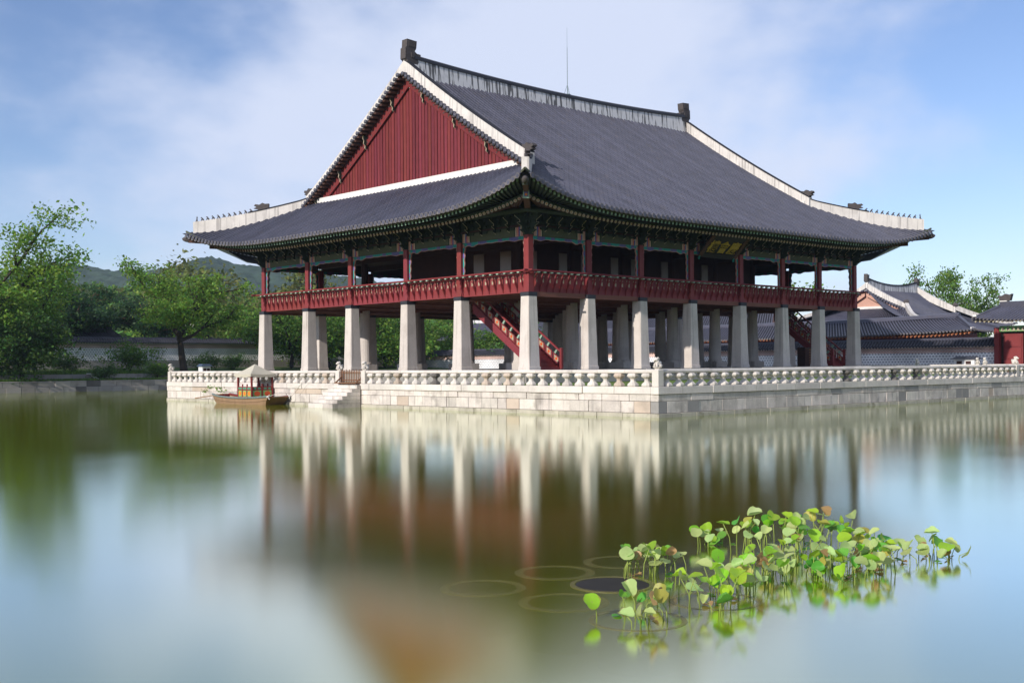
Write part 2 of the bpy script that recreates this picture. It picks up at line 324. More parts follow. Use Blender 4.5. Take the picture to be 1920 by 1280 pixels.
# ------------------------------------------------------------------ ground, pond, banks
PX0, PX1, PY0, PY1 = -45.2, 46.5, -47.4, 69
g = MB(); E_ = 1500
for x0, x1, y0, y1 in ((-E_, E_, PY1, E_), (-E_, E_, -E_, PY0), (-E_, PX0, PY0, PY1), (PX1, E_, PY0, PY1)):
    g.add([(x0,y0,1.0),(x1,y0,1.0),(x1,y1,1.0),(x0,y1,1.0)], [(0,1,2,3)])
struct(g.build('ground', 'soil'))
struct(MB().add([(PX0-2,PY0-2,-1.4),(PX1+2,PY0-2,-1.4),(PX1+2,PY1+2,-1.4),(PX0-2,PY1+2,-1.4)], [(0,1,2,3)]).build('pond_bed', 'pond_bed'))
struct(MB().add([(PX0,PY0,0),(PX1,PY0,0),(PX1,PY1,0),(PX0,PY1,0)], [(0,1,2,3)]).build('pond_water', 'pond_water'))
# near banks (below and behind the camera) and the far east bank
struct(MB().box(PX0-.8, PX0, PY0-.8, PY1, -1.4, 1.02).build('bank_edge', 'granite_bank'))
struct(MB().box(PX0+.004, PX1, PY0-.8, PY0, -1.4, 1.02).build('bank_edge', 'granite_bank'))
struct(MB().box(PX1, PX1+.8, PY0+.004, PY1, -1.4, 1.35).build('bank_edge', 'granite_bank'))
struct(MB().box(PX1+.8, 60, -40, 88, .9, 1.36).build('courtyard', 'gravel'))
# grassy north bank, stepped up to the long wall
gb = MB(); prof = [(69.55, 1.06), (70.6, 1.12), (71.9, 1.2)]
xsb = np.linspace(-90, 60, 90)
def bank(x, k): y, z = prof[k]; return (x, y, z + .05*math.sin(x*1.3+k)+.03*math.sin(x*3.1))
v, f = grid(lambda u, k: bank(u, k), list(xsb), range(3)); gb.add(v, f)
struct(gb.build('lower_bank', 'bank_grass', smooth=True))
gb = MB(); prof = [(72.25, 1.72), (76, 1.95), (82, 2.2), (87.4, 2.3), (130, 2.6)]
v, f = grid(lambda u, k: (u, prof[k][0], prof[k][1]+.06*math.sin(u*.9+k*2)), list(xsb), range(5)); gb.add(v, f)
struct(gb.build('upper_bank', 'bank_grass', smooth=True))
gr = MB(); G = []                                              # grass blades along both bank edges
for i in range(9000):
    x = random.uniform(-9, 14.5); y = random.choice((69.6+random.random()**2*2.2, 72.3+random.random()*4)); z = 1.08 if y < 72 else 1.74+(y-72.3)*.06
    h = random.uniform(.1, .34); a = random.random()*6.28; w = .05; dx, dy = math.cos(a)*w, math.sin(a)*w
    G += [(x-dx, y-dy, z), (x+dx, y+dy, z), (x+dy*2, y-dx*2, z+h)]
gs = put('bank_grass', np_mesh('bank_grass', np.array(G), np.arange(len(G)).reshape(-1, 3), 'leaf_mid')); stuff(gs); tag(gs, 'short grass along the far stone bank left of the pavilion', 'grass')
def stone_run(parent, name, mats, p0, ax, length, z0, z1, lens, face, depth=.45, proud=.02, c=.018, joint=.022, out=-1):
    """a course of stones along axis ax from p0; face = coordinate of the outer face; out = outward sign on the other axis"""
    s = 0; k = 0
    while s < length-.05:
        l_ = min(random.uniform(*lens), length-s)
        if length-s-l_ < lens[0]*.5: l_ = length-s
        pr = random.uniform(-proud, proud); mt = random.choices(list(mats), list(mats.values()))[0]
        f0 = face+out*pr; f1 = face-out*depth; a, b = sorted((f0, f1)); zj = random.uniform(0, .006)
        B = MB()
        q0, q1 = p0+s+joint/2, p0+s+l_-joint/2
        if ax == 1: B.cbox(a, b, q0, q1, z0+.006, z1-.004-zj, c); org = (face, (q0+q1)/2, z0)
        else: B.cbox(q0, q1, a, b, z0+.006, z1-.004-zj, c); org = ((q0+q1)/2, face, z0)
        B.build(name, mt, parent, origin=org)
        s += l_
# north pond edge, two courses of granite blocks, and a low terrace wall behind
t_ = thing('pond_edge_wall', 'far pond edge of two granite block courses below the grassy bank, left', 'wall', (3, 69, -.3))
MB().box(-90, 47, 69.06, 69.5, -1.4, 1.03).build('core', 'dark_stone', t_)
for z0, z1, fc, ln in ((-.3, .5, 68.98, (1.0, 2.0)), (.5, 1.1, 69.02, (.9, 1.9))):
    stone_run(t_, 'stone', {'granite_bank': 5, 'dark_stone': .35}, -12, 0, 30, z0, z1, ln, fc, depth=.5, proud=.03)
t_ = thing('terrace_wall', 'low terrace kerb of grey stones halfway up the far left bank', 'wall', (3, 72, 1.15))
MB().box(-60, 47, 72.06, 72.3, 1.0, 1.68).build('core', 'dark_stone', t_)
stone_run(t_, 'stone', {'granite_bank': 4, 'base_stone': 1, 'dark_stone': .3}, -12, 0, 29, 1.12, 1.74, (.7, 1.6), 72.0, depth=.3, proud=.03)

# ------------------------------------------------------------------ the terrace island
X0, X1, Y0, Y1 = -6.7, 44.0, -15.12, 30.94
struct(MB().box(X0+.06, X1-.06, Y0+.06, Y1-.06, -1.4, 1.29).build('island_core', 'dark_stone'))
struct(MB().add([(X0+.4,Y0+.4,1.325),(X1-.4,Y0+.4,1.325),(X1-.4,Y1-.4,1.325),(X0+.4,Y1-.4,1.325)], [(0,1,2,3)]).build('island_lawn', 'lawn'))
wm = {'wall_stone': 8, 'tan_stone': .5, 'base_stone': .25}
ws = {'wall_stone': 8, 'base_stone': .5, 'tan_stone': .3, 'dark_stone': .08}
courses = [(-.35, .17, (1.0, 1.9), .07, {'wet_stone': 1}), (.17, .69, (.55, 1.25), .0, None), (.69, 1.0, (.9, 2.4), .0, None), (1.0, 1.34, (1.5, 2.3), .06, {'cap_stone': 1})]
tw = thing('terrace_retaining_wall', 'sunlit pale stone wall rising from the water behind the moored boat and steps', 'wall', (X0, 8, 0), 'stone retaining walls of the island')
ts = thing('terrace_retaining_wall', 'shaded grey stone wall rising from the water below the right balustrade', 'wall', (18, Y0, 0), 'stone retaining walls of the island')
for z0, z1, ln, pr, mm in courses:
    stone_run(tw, 'stone', mm or wm, Y0+.46-(.0 if pr == 0 else pr), 1, Y1-Y0-.46+pr, z0, z1, ln, X0-pr, proud=.026)
    stone_run(ts, 'stone', mm or ws, X0-pr, 0, 41+pr, z0, z1, ln, Y0-pr, proud=.012, joint=.012, c=.012)
# balustrades
def baluster_mesh():
    B = MB(); prof = [(.215, 0), (.23, .05), (.21, .12), (.115, .21), (.098, .28), (.115, .34), (.21, .42), (.235, .47), (.22, .54), (.17, .585)]
    R = []
    for r, h in prof:
        c = r*.45; R.append([(x, y, h) for x, y in ((-r+c,-r),(r-c,-r),(r,-r+c),(r,r-c),(r-c,r),(-r+c,r),(-r,r-c),(-r,-r+c))])
    B.rings(R); return B
BAL = {k: baluster_mesh().mesh('baluster', k) for k in ('rail_stone', 'tan_stone', 'dark_stone')}
def rail_section(parent, ax, a, b, fixed, z=2.005):
    o = [(-.085,-.085),(.085,-.085),(.13,-.04),(.13,.03),(.075,.085),(-.075,.085),(-.13,.03),(-.13,-.04)]
    f_ = (lambda s, x, y: (fixed+x, s, z+y)) if ax == 1 else (lambda s, x, y: (s, fixed+x, z+y))
    MB().rings([[f_(a+.006, x*.97, y*.97) for x, y in o], [f_(a+.02, x, y) for x, y in o], [f_(b-.02, x, y) for x, y in o], [f_(b-.006, x*.97, y*.97) for x, y in o]]).build('rail', 'rail_stone', parent, origin=f_((a+b)/2, 0, 0))
def beast(parent, x, y, z, ang, s=1.0):
    B = MB(); ca, sa = math.cos(ang), math.sin(ang)
    def T(px, py, pz): return (x+s*(px*ca-py*sa), y+s*(px*sa+py*ca), z+s*pz)
    def el(c, r): 
        k = len(B.v); B.ball((0,0,0), r, 9, 6)
        B.v[k:] = [T(c[0]+p[0], c[1]+p[1], c[2]+p[2]) for p in B.v[k:]]
    el((-.05, 0, .13), (.17, .13, .14)); el((.03, 0, .22), (.11, .11, .14)); el((.10, 0, .33), (.105, .10, .095)); el((.19, 0, .305), (.06, .065, .05))
    el((.05, .07, .40), (.035, .03, .05)); el((.05, -.07, .40), (.035, .03, .05)); el((-.02, 0, .36), (.07, .09, .07)); el((-.2, 0, .17), (.05, .05, .1))
    for q in (-1, 1): el((.12, .075*q, .08), (.045, .04, .11)); el((.16, .075*q, .02), (.06, .045, .035)); el((-.08, .12*q, .06), (.1, .05, .07))
    return B.build('stone_beast', 'rail_stone', parent, smooth=True, origin=(x, y, z))
def post(parent, x, y, ang, top=2.2):
    B = MB(); w = .19
    B.cbox(x-w, x+w, y-w, y+w, 1.342, top-.12, .02).lathe([(.17, -.12), (.13, -.09), (.13, -.07), (.2, -.03), (.2, 0)], (x, y, top), 8, math.pi/8)
    p = B.build('post', 'rail_stone', parent, origin=(x, y, 1.342)); beast(p, x, y, top-.01, ang)
def balustrade(t, ax, fixed, segs, posts, ang, visible=None):
    for q in posts: post(t, *((fixed, q) if ax == 1 else (q, fixed)), ang)
    for a, b in segs:
        a += .2; b -= .2; n_ = round((b-a)/.815); st = (b-a)/n_
        for i in range(n_):
            s = a+(i+.5)*st; mt = random.choices(('rail_stone', 'tan_stone', 'dark_stone'), (10, 1.3, .9 if ax == 0 else .25))[0]
            put('baluster', BAL[mt], t, (fixed, s, 1.343) if ax == 1 else (s, fixed, 1.343), (0, 0, random.choice((0, math.pi/2, math.pi, -math.pi/2))+random.uniform(-.04, .04)), random.uniform(.98, 1.0))
        k = 0
        while k < n_:
            j = min(n_, k+random.choice((2, 2, 3))); 
            if n_-j == 1: j = n_
            rail_section(t, ax, a+k*st, a+j*st, fixed); k = j
RX, RY = X0+.17, Y0+.17
tb = thing('stone_balustrade', 'sunlit pale stone balustrade on the left terrace edge, broken by a wooden gate', 'balustrade', (RX, 8, 1.34), 'terrace balustrades')
balustrade(tb, 1, RX, ((RY, 6.76), (9.33, 30.6)), (RY, 6.76, 9.33, 30.6), math.pi)
tb = thing('stone_balustrade', 'grey stone balustrade with hourglass balusters on the right terrace edge above the shaded wall', 'balustrade', (15, RY, 1.34), 'terrace balustrades')
balustrade(tb, 0, RY, ((RX, 28.75), (28.75, 36.5)), (28.75,), -math.pi*.5)
tb = thing('stone_balustrade', 'distant stone balustrade behind the right end of the pavilion, two beasts on its posts', 'balustrade', (43.8, 0, 1.34), 'terrace balustrades')
balustrade(tb, 1, 43.8, ((-14.9, -5.9), (-5.3, -.2), (-.2, 12)), (-5.9, -5.3, -.2), math.pi)
# water steps and the picket gate
t_ = thing('stone_steps', 'flight of pale stone steps running down into the water at the gate', 'steps', (-7.6, 8.05, 0))
for k in range(6):
    z1 = .24+k*.205; x0 = -8.72+k*.335; y0, y1 = 6.88, 9.35+.0*k
    a = y0
    while a < y1-.05:
        b = min(y1, a+random.uniform(.7, 1.15)); b = y1 if y1-b < .4 else b
        MB().cbox(x0, X0-.09, a+.006, b-.006, z1-.2+(-.5 if k == 0 else .0), z1, .012).build('step_stone', 'cap_stone' if a > y0 else 'wall_stone', t_, origin=((x0+X0)/2, (a+b)/2, z1-.2)); a = b
t_ = thing('picket_gate', 'low brown wooden picket gate closing the balustrade gap above the steps', 'gate', (RX, 8.05, 1.34))
for z in (1.5, 1.95): MB().box(RX-.03, RX+.03, 7.0, 9.1, z, z+.07).build('cross_rail', 'brown_fence', t_)
for i in range(13):
    y = 7.03+i*.17; MB().box(RX-.065, RX-.032, y, y+.06, 1.42, 2.12+.03*(i % 2)).build('picket', 'brown_fence', t_, origin=(RX, y, 1.42))
for y in (7.0, 9.04): MB().bar((RX-.5, y, 1.38), (RX-.03, y, 1.75), .06, .07).build('brace', 'brown_fence', t_); 
MB().box(RX-.55, RX+.3, 6.98, 9.12, 1.342, 1.40).build('sill', 'brown_fence', t_)
# ------------------------------------------------------------------ the pavilion
XS = [0, 4.831, 9.554, 14.511, 19.888, 24.845, 29.568, 34.399]; YS = [0, 5.899, 11.179, 17.321, 22.601, 28.5]
LX, LY = XS[-1], YS[-1]; CX, CY = LX/2, LY/2
PV = thing('pavilion', 'large two-storey wooden pavilion on tall stone columns with a grey tiled hip-and-gable roof', 'pavilion', (CX, CY, 1.3))
ZB = 2.05
MB().box(-2.9, LX+2.9, -2.7, 30.4, 1.30, ZB-.02).build('stylobate', 'base_stone', PV)
def sub_run(name, ax, p0, ln, face, mats, z0, z1, lens): stone_run(PV, name, mats, p0, ax, ln, z0, z1, lens, face, depth=.3, proud=.012)
sub_run('stylobate_stone', 1, -2.7, 33.1, -2.96, {'base_stone': 3, 'granite_bank': 1}, 1.33, ZB-.16, (1.2, 2.2)); sub_run('stylobate_stone', 0, -2.9, 40, -2.76, {'base_stone': 3, 'granite_bank': 1}, 1.33, ZB-.16, (1.2, 2.2))
sub_run('edge_stone', 1, -2.8, 33.2, -3.02, {'cap_stone': 1, 'base_stone': .6}, ZB-.16, ZB, (1.5, 2.4)); sub_run('edge_stone', 0, -3.02, 40, -2.82, {'cap_stone': 1, 'base_stone': .6}, ZB-.16, ZB, (1.5, 2.4))
# sides: local frame (s along, o outward, z)
def side(k):
    return {'W': (lambda s, o, z: (-o, s, z), YS, LY), 'S': (lambda s, o, z: (s, -o, z), XS, LX), 'N': (lambda s, o, z: (s, LY+o, z), XS, LX), 'E': (lambda s, o, z: (LX+o, s, z), YS, LY)}[k]
def sb(B, T, s0, s1, o0, o1, z0, z1):
    a = T(s0, o0, z0); b = T(s1, o1, z1); lo = [min(p, q) for p, q in zip(a, b)]; hi = [max(p, q) for p, q in zip(a, b)]
    return B.box(lo[0], hi[0], lo[1], hi[1], lo[2], hi[2])
# stone columns: square outside, round inside; wooden posts above
def sq_col():
    B = MB(); R = []
    for w, z in ((.47, 0), (.47, .17), (.435, .185), (.43, .3), (.40, 1.4), (.335, 4.18)):
        c = .035; R.append([(x, y, z) for x, y in ((-w+c,-w),(w-c,-w),(w,-w+c),(w,w-c),(w-c,w),(-w+c,w),(-w,w-c),(-w,-w+c))])
    return B.rings(R).mesh('column', 'column_stone')
SQ = sq_col()
RD = MB().box(-.62, .62, -.62, .62, 0, .42).lathe([(.54, .421), (.54, .5), (.46, .6), (.44, 1.5), (.36, 4.36)], n=20).mesh('column', 'column_stone')
PO = MB().cbox(-.225, .225, -.225, .225, 6.47, 7.72, .015).cbox(-.2, .2, -.2, .2, 7.71, 9.72, .015).mesh('post', 'red_wood')
PI_ = MB().lathe([(.24, 6.72), (.24, 10.24)], n=12).mesh('post', 'dark_wood')
CB = MB().box(-.345, .345, -.345, .345, 6.232, 6.465).mesh('cap_band', 'cap_black')
scal = MB()
for i, x in enumerate(XS):
    for j, y in enumerate(YS):
        outer = i in (0, 7) or j in (0, 5)
        c = put('column', SQ if outer else RD, PV, (x, y, ZB))
        if outer:
            put('cap_band', CB, c, (x, y, 0)); put('post', PO, PV, (x, y, 0))
        elif not (1 <= i <= 6 and 1 <= j <= 3 and 2 <= i <= 5 and j == 2): put('post', PI_, PV, (x, y, 0))
# floor: joists below, boards
MB().box(-.05, LX+.05, -.05, LY+.05, 6.50, 6.70).build('floor', 'floor_boards', PV)
for j in range(len(YS)):
    MB().box(.35, LX-.35, YS[j]-.16, YS[j]+.16, 6.24, 6.497).build('floor_girder', 'floor_boards', PV)
k = 0; x = .5
while x < LX-.4:
    MB().box(x, x+.12, -.1, LY+.1, 6.36, 6.494).build('joist', 'floor_boards', PV, origin=(x, CY, 6.4)); x += .95
MB().box(-.1, LX+.1, -.1, LY+.1, 10.26, 10.34).build('ceiling', 'dark_wood', PV)
for x in XS[1:-1]: MB().box(x-.15, x+.15, .1, LY-.1, 9.86, 10.255).build('ceiling_beam', 'dark_wood', PV)
# inner hall walls with pale paper panels
ix0, ix1, iy0, iy1 = XS[1], XS[6], YS[1], YS[3]
for a in ((ix0-.05, ix0+.05, iy0, iy1), (ix1-.05, ix1+.05, iy0, iy1), (ix0+.06, ix1-.06, iy0-.05, iy0+.05), (ix0+.06, ix1-.06, iy1-.05, iy1+.05)):
    MB().box(a[0], a[1], a[2], a[3], 6.71, 10.25).build('inner_wall', 'dark_wood', PV)
for x in (5.55, 8.3, 10.4, 13.3, 15.4, 18.6, 23.2): MB().box(x, x+.72, iy0-.10, iy0-.052, 7.0, 9.6).build('paper_panel', 'paper_panel', PV)
for y in (6.6, 9.2): MB().box(ix0-.10, ix0-.052, y, y+1.0, 7.0, 9.6).build('paper_panel', 'paper_panel', PV)

# eave geometry
RL, RA, OM = 16.0, 1.72, 3.8
def rdist(s, Ln): return min(s+4.4, Ln+4.4-s)
def lift(r): return RA*max(0, 1-max(r, 0)/RL)**4
def flare(r): return .6*max(0, 1-max(r, 0)/RL)**4
def prof_(d): return 10.95+.5*d+.0059*d*abs(d)
def zroof(s, o, Ln):
    d = OM-o; r = rdist(s, Ln); return prof_(d)+lift(r)*max(0, 1-max(d, 0)/15)**1.1
def fan(s, Ln):
    if s < 3: return .3+(s+3.8)*(2.7/6.8)
    if s > Ln-3: return Ln-.3-(Ln+3.8-s)*(2.7/6.8)
    return s
RF = bpy.data.objects.new('roof', None)     # replaced by the tile bed below
def build_side(kk, fine):
    T, CS, Ln = side(kk)
    for i in range(len(CS)-1):
        a, b = CS[i]+.226, CS[i+1]-.226
        B = MB(); sb(B, T, a, b, -.1, .10, 6.44, 6.72); sb(B, T, a, b, -.1, .085, 6.724, 7.02); B.build('floor_beam', 'red_wood', PV)
        lt = sb(MB(), T, CS[i]+.2, CS[i+1]-.2, -.13, .13, 9.68, 10.20).build('lintel', 'olive_paint', PV)
        if fine:
            for e, sg in ((CS[i]+.202, 1), (CS[i+1]-.202, -1)):
                B = MB(); p = e
                for w_, m_ in ((.10, 0), (.16, 1), (.07, 2), (.14, 3), (.06, 4), (.16, 1), (.05, 2), (.08, 0)):
                    B.k = m_; sb(B, T, min(p, p+sg*w_), max(p, p+sg*w_), -.134, .134, 9.676, 10.204); p += sg*w_
                B.build('painted_band', ['dark_green', 'pink_paint', 'cream_paint', 'violet_paint', 'vermilion'], lt)
        # carved valance round the opening
        B = MB(); a2, b2 = CS[i]+.201, CS[i+1]-.201; n_ = 28; w = (b2-a2)/n_
        hs_ = []
        for q in range(n_+1):
            u = q/n_; e = min(u, 1-u); hs_.append(.13+.10*math.exp(-((e-.16)/.05)**2)+.09*math.exp(-((e-0)/.05)**2)+.035*abs(math.sin(u*21)))
        for q in range(n_):
            s0, s1 = a2+q*w, a2+(q+1)*w; B.k = 1 if (q % 14) in (3, 4, 5, 6) or (q % 14) in (10, 11) else 0
            h0, h1 = hs_[q], hs_[q+1]
            B.slab([(s0, 9.679), (s1, 9.679), (s1, 9.679-h1), (s0, 9.679-h0)], lambda u_, v_, w_: T(u_, w_, v_), .06)
            B.k = 2; B.slab([(s0, 9.679-h0), (s1, 9.679-h1), (s1, 9.647-h1), (s0, 9.647-h0)], lambda u_, v_, w_: T(u_, w_, v_), .075)
        for e, sg in ((a2, 1), (b2, -1)):
            zt, zb = 9.45, 7.74; nn = 18
            for q in range(nn):
                z0 = zt-(zt-zb)*q/nn; z1 = zt-(zt-zb)*(q+1)/nn; w0 = (.15+.04*math.sin(q*1.3))*(1-.4*q/nn); w1 = (.15+.04*math.sin((q+1)*1.3))*(1-.4*(q+1)/nn)
                B.k = 1 if q % 9 in (4, 5, 6) else 0
                B.slab([(e, z0), (e+sg*w0, z0), (e+sg*w1, z1), (e, z1)], lambda u_, v_, w_: T(u_, w_, v_), .06)
                B.k = 2; B.slab([(e+sg*w0, z0), (e+sg*(w0+.03), z0), (e+sg*(w1+.03), z1), (e+sg*w1, z1)], lambda u_, v_, w_: T(u_, w_, v_), .075)
            B.k = 2; sb(B, T, min(e, e+sg*.14), max(e, e+sg*.14), -.045, .045, 9.45, 9.6)
        B.build('carved_valance', ['turquoise', 'violet_paint', 'pink_paint'], PV)
        # railing: struts and panels
        n_ = round((b-a)/.58); st = (b-a)/n_
        J = MB()
        for q in range(n_):
            s0 = a+q*st; sc = s0+st/2
            B = MB() if fine else J
            B.k = 0; sb(B, T, s0+.004, s0+st-.004, .0, .05, 7.02, 7.52)
            B.k = 1; sb(B, T, s0+.17, s0+st-.17, .051, .056, 7.05, 7.27)
            B.slab([(sc+.15*math.cos(t*.6283), 7.41+.075*math.sin(t*.6283)) for t in range(10)], lambda u_, v_, w_: T(u_, .054+w_, v_), .006)
            B.k = 2; B.slab([(sc+.1*math.cos(t*.6283), 7.41+.05*math.sin(t*.6283)) for t in range(10)], lambda u_, v_, w_: T(u_, .059+w_, v_), .006)
            if fine: B.build('rail_panel', ['red_wood', 'panel_beige', 'dark_wood'], PV)
        SP = [(.04, 6.5), (.13, 6.5), (.22, 6.75), (.34, 6.98), (.30, 7.12), (.38, 7.25), (.36, 7.36), (.52, 7.54), (.52, 7.6), (.42, 7.6), (.28, 7.42), (.24, 7.2), (.2, 7.05), (.1, 6.85)]
        for q in range(n_+1):
            sc = a+q*st
            if q in (0, n_): sc += .05 if q == 0 else -.05
            B = MB() if fine else J
            B.k = 0; B.slab(SP, lambda u_, v_, w_: T(sc+w_, u_, v_), .075)
            B.k = 1 if fine else 1
            B.slab([(-.11, 7.60), (-.05, 7.545), (.05, 7.545), (.11, 7.60), (.06, 7.615), (-.06, 7.615)], lambda u_, v_, w_: T(sc+u_, .5+w_, v_), .16)
            if fine: B.build('strut', ['red_wood', 'mint_paint'], PV)
        if not fine: stuff(J.build('railing_infill', ['red_wood', 'panel_beige', 'dark_wood'], PV))
    P_ = [T(-.85, .5, 7.67), T(Ln+.85, .5, 7.67)]
    MB().tube(P_, .062, 8).build('handrail', 'red_wood', PV)
    sb(MB(), T, -.4, Ln+.4, .052, .09, 7.52, 7.57).build('lower_rail', 'red_wood', PV)
    # frieze, purlin, brackets
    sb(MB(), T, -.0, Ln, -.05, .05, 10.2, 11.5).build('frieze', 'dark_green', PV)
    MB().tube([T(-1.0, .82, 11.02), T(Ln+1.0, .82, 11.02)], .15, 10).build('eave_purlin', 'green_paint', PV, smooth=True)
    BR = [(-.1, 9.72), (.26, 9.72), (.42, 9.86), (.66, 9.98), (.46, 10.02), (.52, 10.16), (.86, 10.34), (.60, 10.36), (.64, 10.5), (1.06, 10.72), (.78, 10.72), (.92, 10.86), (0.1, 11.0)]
    zz_ = [(.30, 9.78), (.44, 9.92), (.66, 10.0), (.50, 10.04), (.56, 10.2), (.86, 10.36), (.63, 10.40), (.68, 10.54), (1.06, 10.74)]
    def bracket(s, sc, name, lo=0):
        B = MB(); B.slab([(p*sc, z) for p, z in BR[lo:]] , lambda u_, v_, w_: T(s+w_, u_, v_), .16*sc)
        B.k = 1
        pts = [T(s, p*sc+.012, z) for p, z in zz_[max(0, lo-2):]]; B.tube(pts, .021, 4)
        B.k = 2
        for o_, z_ in ((.2, 10.08), (.25, 10.42), (.36, 10.78)): B.slab([(s+u_*.5, z_+v_) for u_, v_ in ((-.42, .1), (-.36, .0), (-.2, -.03), (.2, -.03), (.36, .0), (.42, .1))], lambda u_, v_, w_: T(u_, o_*sc+w_, v_), .09)
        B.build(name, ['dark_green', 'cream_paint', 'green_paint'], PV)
    if fine:
        for s in CS: bracket(s, 1, 'bracket')
        for i in range(len(CS)-1):
            for q in range(1, 5):
                s = CS[i]+(CS[i+1]-CS[i])*q/5; bracket(s, .8, 'frieze_bracket', 3)
    # soffits
    ss = list(np.linspace(-4.3, Ln+4.3, 60))
    def sof(s, w):
        r = rdist(s, Ln); o_, z_, lf, fl = w
        o2 = o_+flare(r)*fl; s2 = s if lf else fan(s, Ln); s2 = min(max(s2, -o2), Ln+o2)
        return T(s2, o2, z_+lift(r)*lf)
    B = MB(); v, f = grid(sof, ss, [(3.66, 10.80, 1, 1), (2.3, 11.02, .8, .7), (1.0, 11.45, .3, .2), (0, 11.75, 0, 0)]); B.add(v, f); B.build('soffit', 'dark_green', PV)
    B = MB()
    for z0, o_, h_, wd in ((10.76, 3.60, .13, .12),):
        R = []
        for s in ss:
            r = rdist(s, Ln); o2 = o_+flare(r); z = z0+lift(r); s2 = min(max(s, -o2), Ln+o2)
            R.append([T(s2, o2-wd/2, z), T(s2, o2+wd/2, z), T(s2, o2+wd/2, z+h_), T(s2, o2-wd/2, z+h_)])
        B.rings(R)
    B.build('eave_board', 'olive_paint', PV)
    B = MB(); R = []
    for s in ss:
        if s < -2.9 or s > Ln+2.9: continue
        r = rdist(s, Ln); o2 = 2.40+flare(r)*.8; z = 10.635+lift(r)*.8; s2 = min(max(s, -o2), Ln+o2)
        R.append([T(s2, o2-.05, z), T(s2, o2+.05, z), T(s2, o2+.05, z+.1), T(s2, o2-.05, z+.1)])
    B.rings(R).build('rafter_board', 'green_paint', PV)
    J = MB(); n_ = round((Ln+7.4)/.34)
    for q in range(n_+1):
        s = -3.7+(Ln+7.4)*q/n_; r = rdist(s, Ln); o2 = 3.52+flare(r); z = 10.68+lift(r)
        si = s+(fan(s, Ln)-s)*.42; zi = 10.98+lift(r)*.62
        B = MB() if fine else J
        p = Vector(T(s, o2, z)); q_ = Vector(T(si, 2.0+.3*flare(r), zi)); B.k = 0; B.bar(p, q_, .12, .15)
        d = (p-q_).normalized(); B.k = 1; B.bar(p, p+d*.012, .121, .151)
        if fine: B.build('flying_rafter', ['green_paint', 'mint_paint'], PV, origin=p)
    n_ = round((Ln+5.0)/.34)
    for q in range(n_+1):
        s = -2.5+(Ln+5.0)*q/n_; r = rdist(s, Ln); o2 = 2.46+flare(r)*.8; z = 10.53+lift(r)*.8
        B = MB() if fine else J
        p = Vector(T(s, o2, z)); q_ = Vector(T(fan(s, Ln), .05, 11.40)); B.k = 0; B.tube([p, q_], .098, 8)
        d = (p-q_).normalized(); B.k = 2; B.tube([p, p+d*.012], .1, 8); B.k = 3; B.tube([p+d*.012, p+d*.016], .03, 6)
        if fine: B.build('rafter', ['rafter_brown', 'mint_paint', 'pale_end', 'vermilion'], PV, origin=p)
    if not fine: stuff(J.build('rafters', ['green_paint', 'mint_paint', 'pale_end', 'vermilion'], PV))
    if not fine:
        B = MB(); v, f = grid(sof, ss, [(3.45, 10.58, 1, 1), (2.4, 10.32, .8, .7), (.9, 10.05, .1, .2), (.2, 9.9, 0, 0)]); B.add(v, f); B.build('bird_net', 'bird_net', PV)
for kk, fi in (('W', True), ('S', True), ('N', False), ('E', False)): build_side(kk, fi)
# corner hip beams
for cx_, cy_, dx, dy in ((0, 0, -1, -1), (0, LY, -1, 1), (LX, 0, 1, -1), (LX, LY, 1, 1)):
    def D(t, z): return (cx_+dx*t, cy_+dy*t, z)
    MB().bar(D(-.2, 11.15), D(2.9, 11.42), .32, .42).build('hip_beam', 'rafter_brown', PV)
    B = MB().bar(D(1.5, 11.55), D(4.05, 11.83), .28, .32); B.k = 1; p = Vector(D(4.05, 11.83)); d = (p-Vector(D(1.5, 11.55))).normalized(); B.bar(p, p+d*.02, .29, .33); B.build('hip_beam', ['rafter_brown', 'green_paint'], PV)
    B = MB().bar(D(2.9, 11.42), D(2.925, 11.423), .34, .44); B.k = 1; B.bar(D(2.925, 11.43), D(2.94, 11.43), .22, .26); B.k = 2; B.bar(D(2.94, 11.40), D(2.955, 11.40), .12, .12); B.build('painted_end', ['mint_paint', 'violet_paint', 'orange_paint'], PV)
    B = MB(); B.lathe([(.10, -.1), (.17, 0), (.19, .22), (.15, .4), (.06, .52)], (0, 0, 0), 10)
    q = Vector((dx, dy, .35)).normalized().to_track_quat('Z', 'Y'); B.v = [tuple(q @ Vector(v_) + Vector(D(4.05, 11.86))) for v_ in B.v]; B.build('dragon_head_cap', 'clay_figure', PV, smooth=True)

# roof surfaces
def roof_grid(kk):
    T, CS, Ln = side(kk); top = CY if kk in 'SN' else -99
    B = MB()
    def ext(s):                                    # how far inward (o negative) the slope runs at s
        if kk in 'SN':
            if s < 2.2: return -s
            if s > Ln-2.2: return -(Ln-s)
            return -CY
        return -min(2.45, s if s < CY else Ln-s)
    def pt(s, v):
        r = rdist(s, Ln); o0 = OM+flare(r)+.02; o1 = min(ext(s), o0-.01); o = o0+(o1-o0)*v; return T(s, o, zroof(s, o, Ln))
    segs = [(-4.39, 2.19, 14), (2.2, Ln-2.2, 40), (Ln-2.19, Ln+4.39, 14)] if kk in 'SN' else [(-4.39, Ln+4.39, 70)]
    for a, b, n_ in segs:
        v, f = grid(pt, list(np.linspace(a, b, n_)), list(np.linspace(0, 1, 12))); B.add(v, f)
    return B, T, Ln, ext
RF = None
TILE = .41
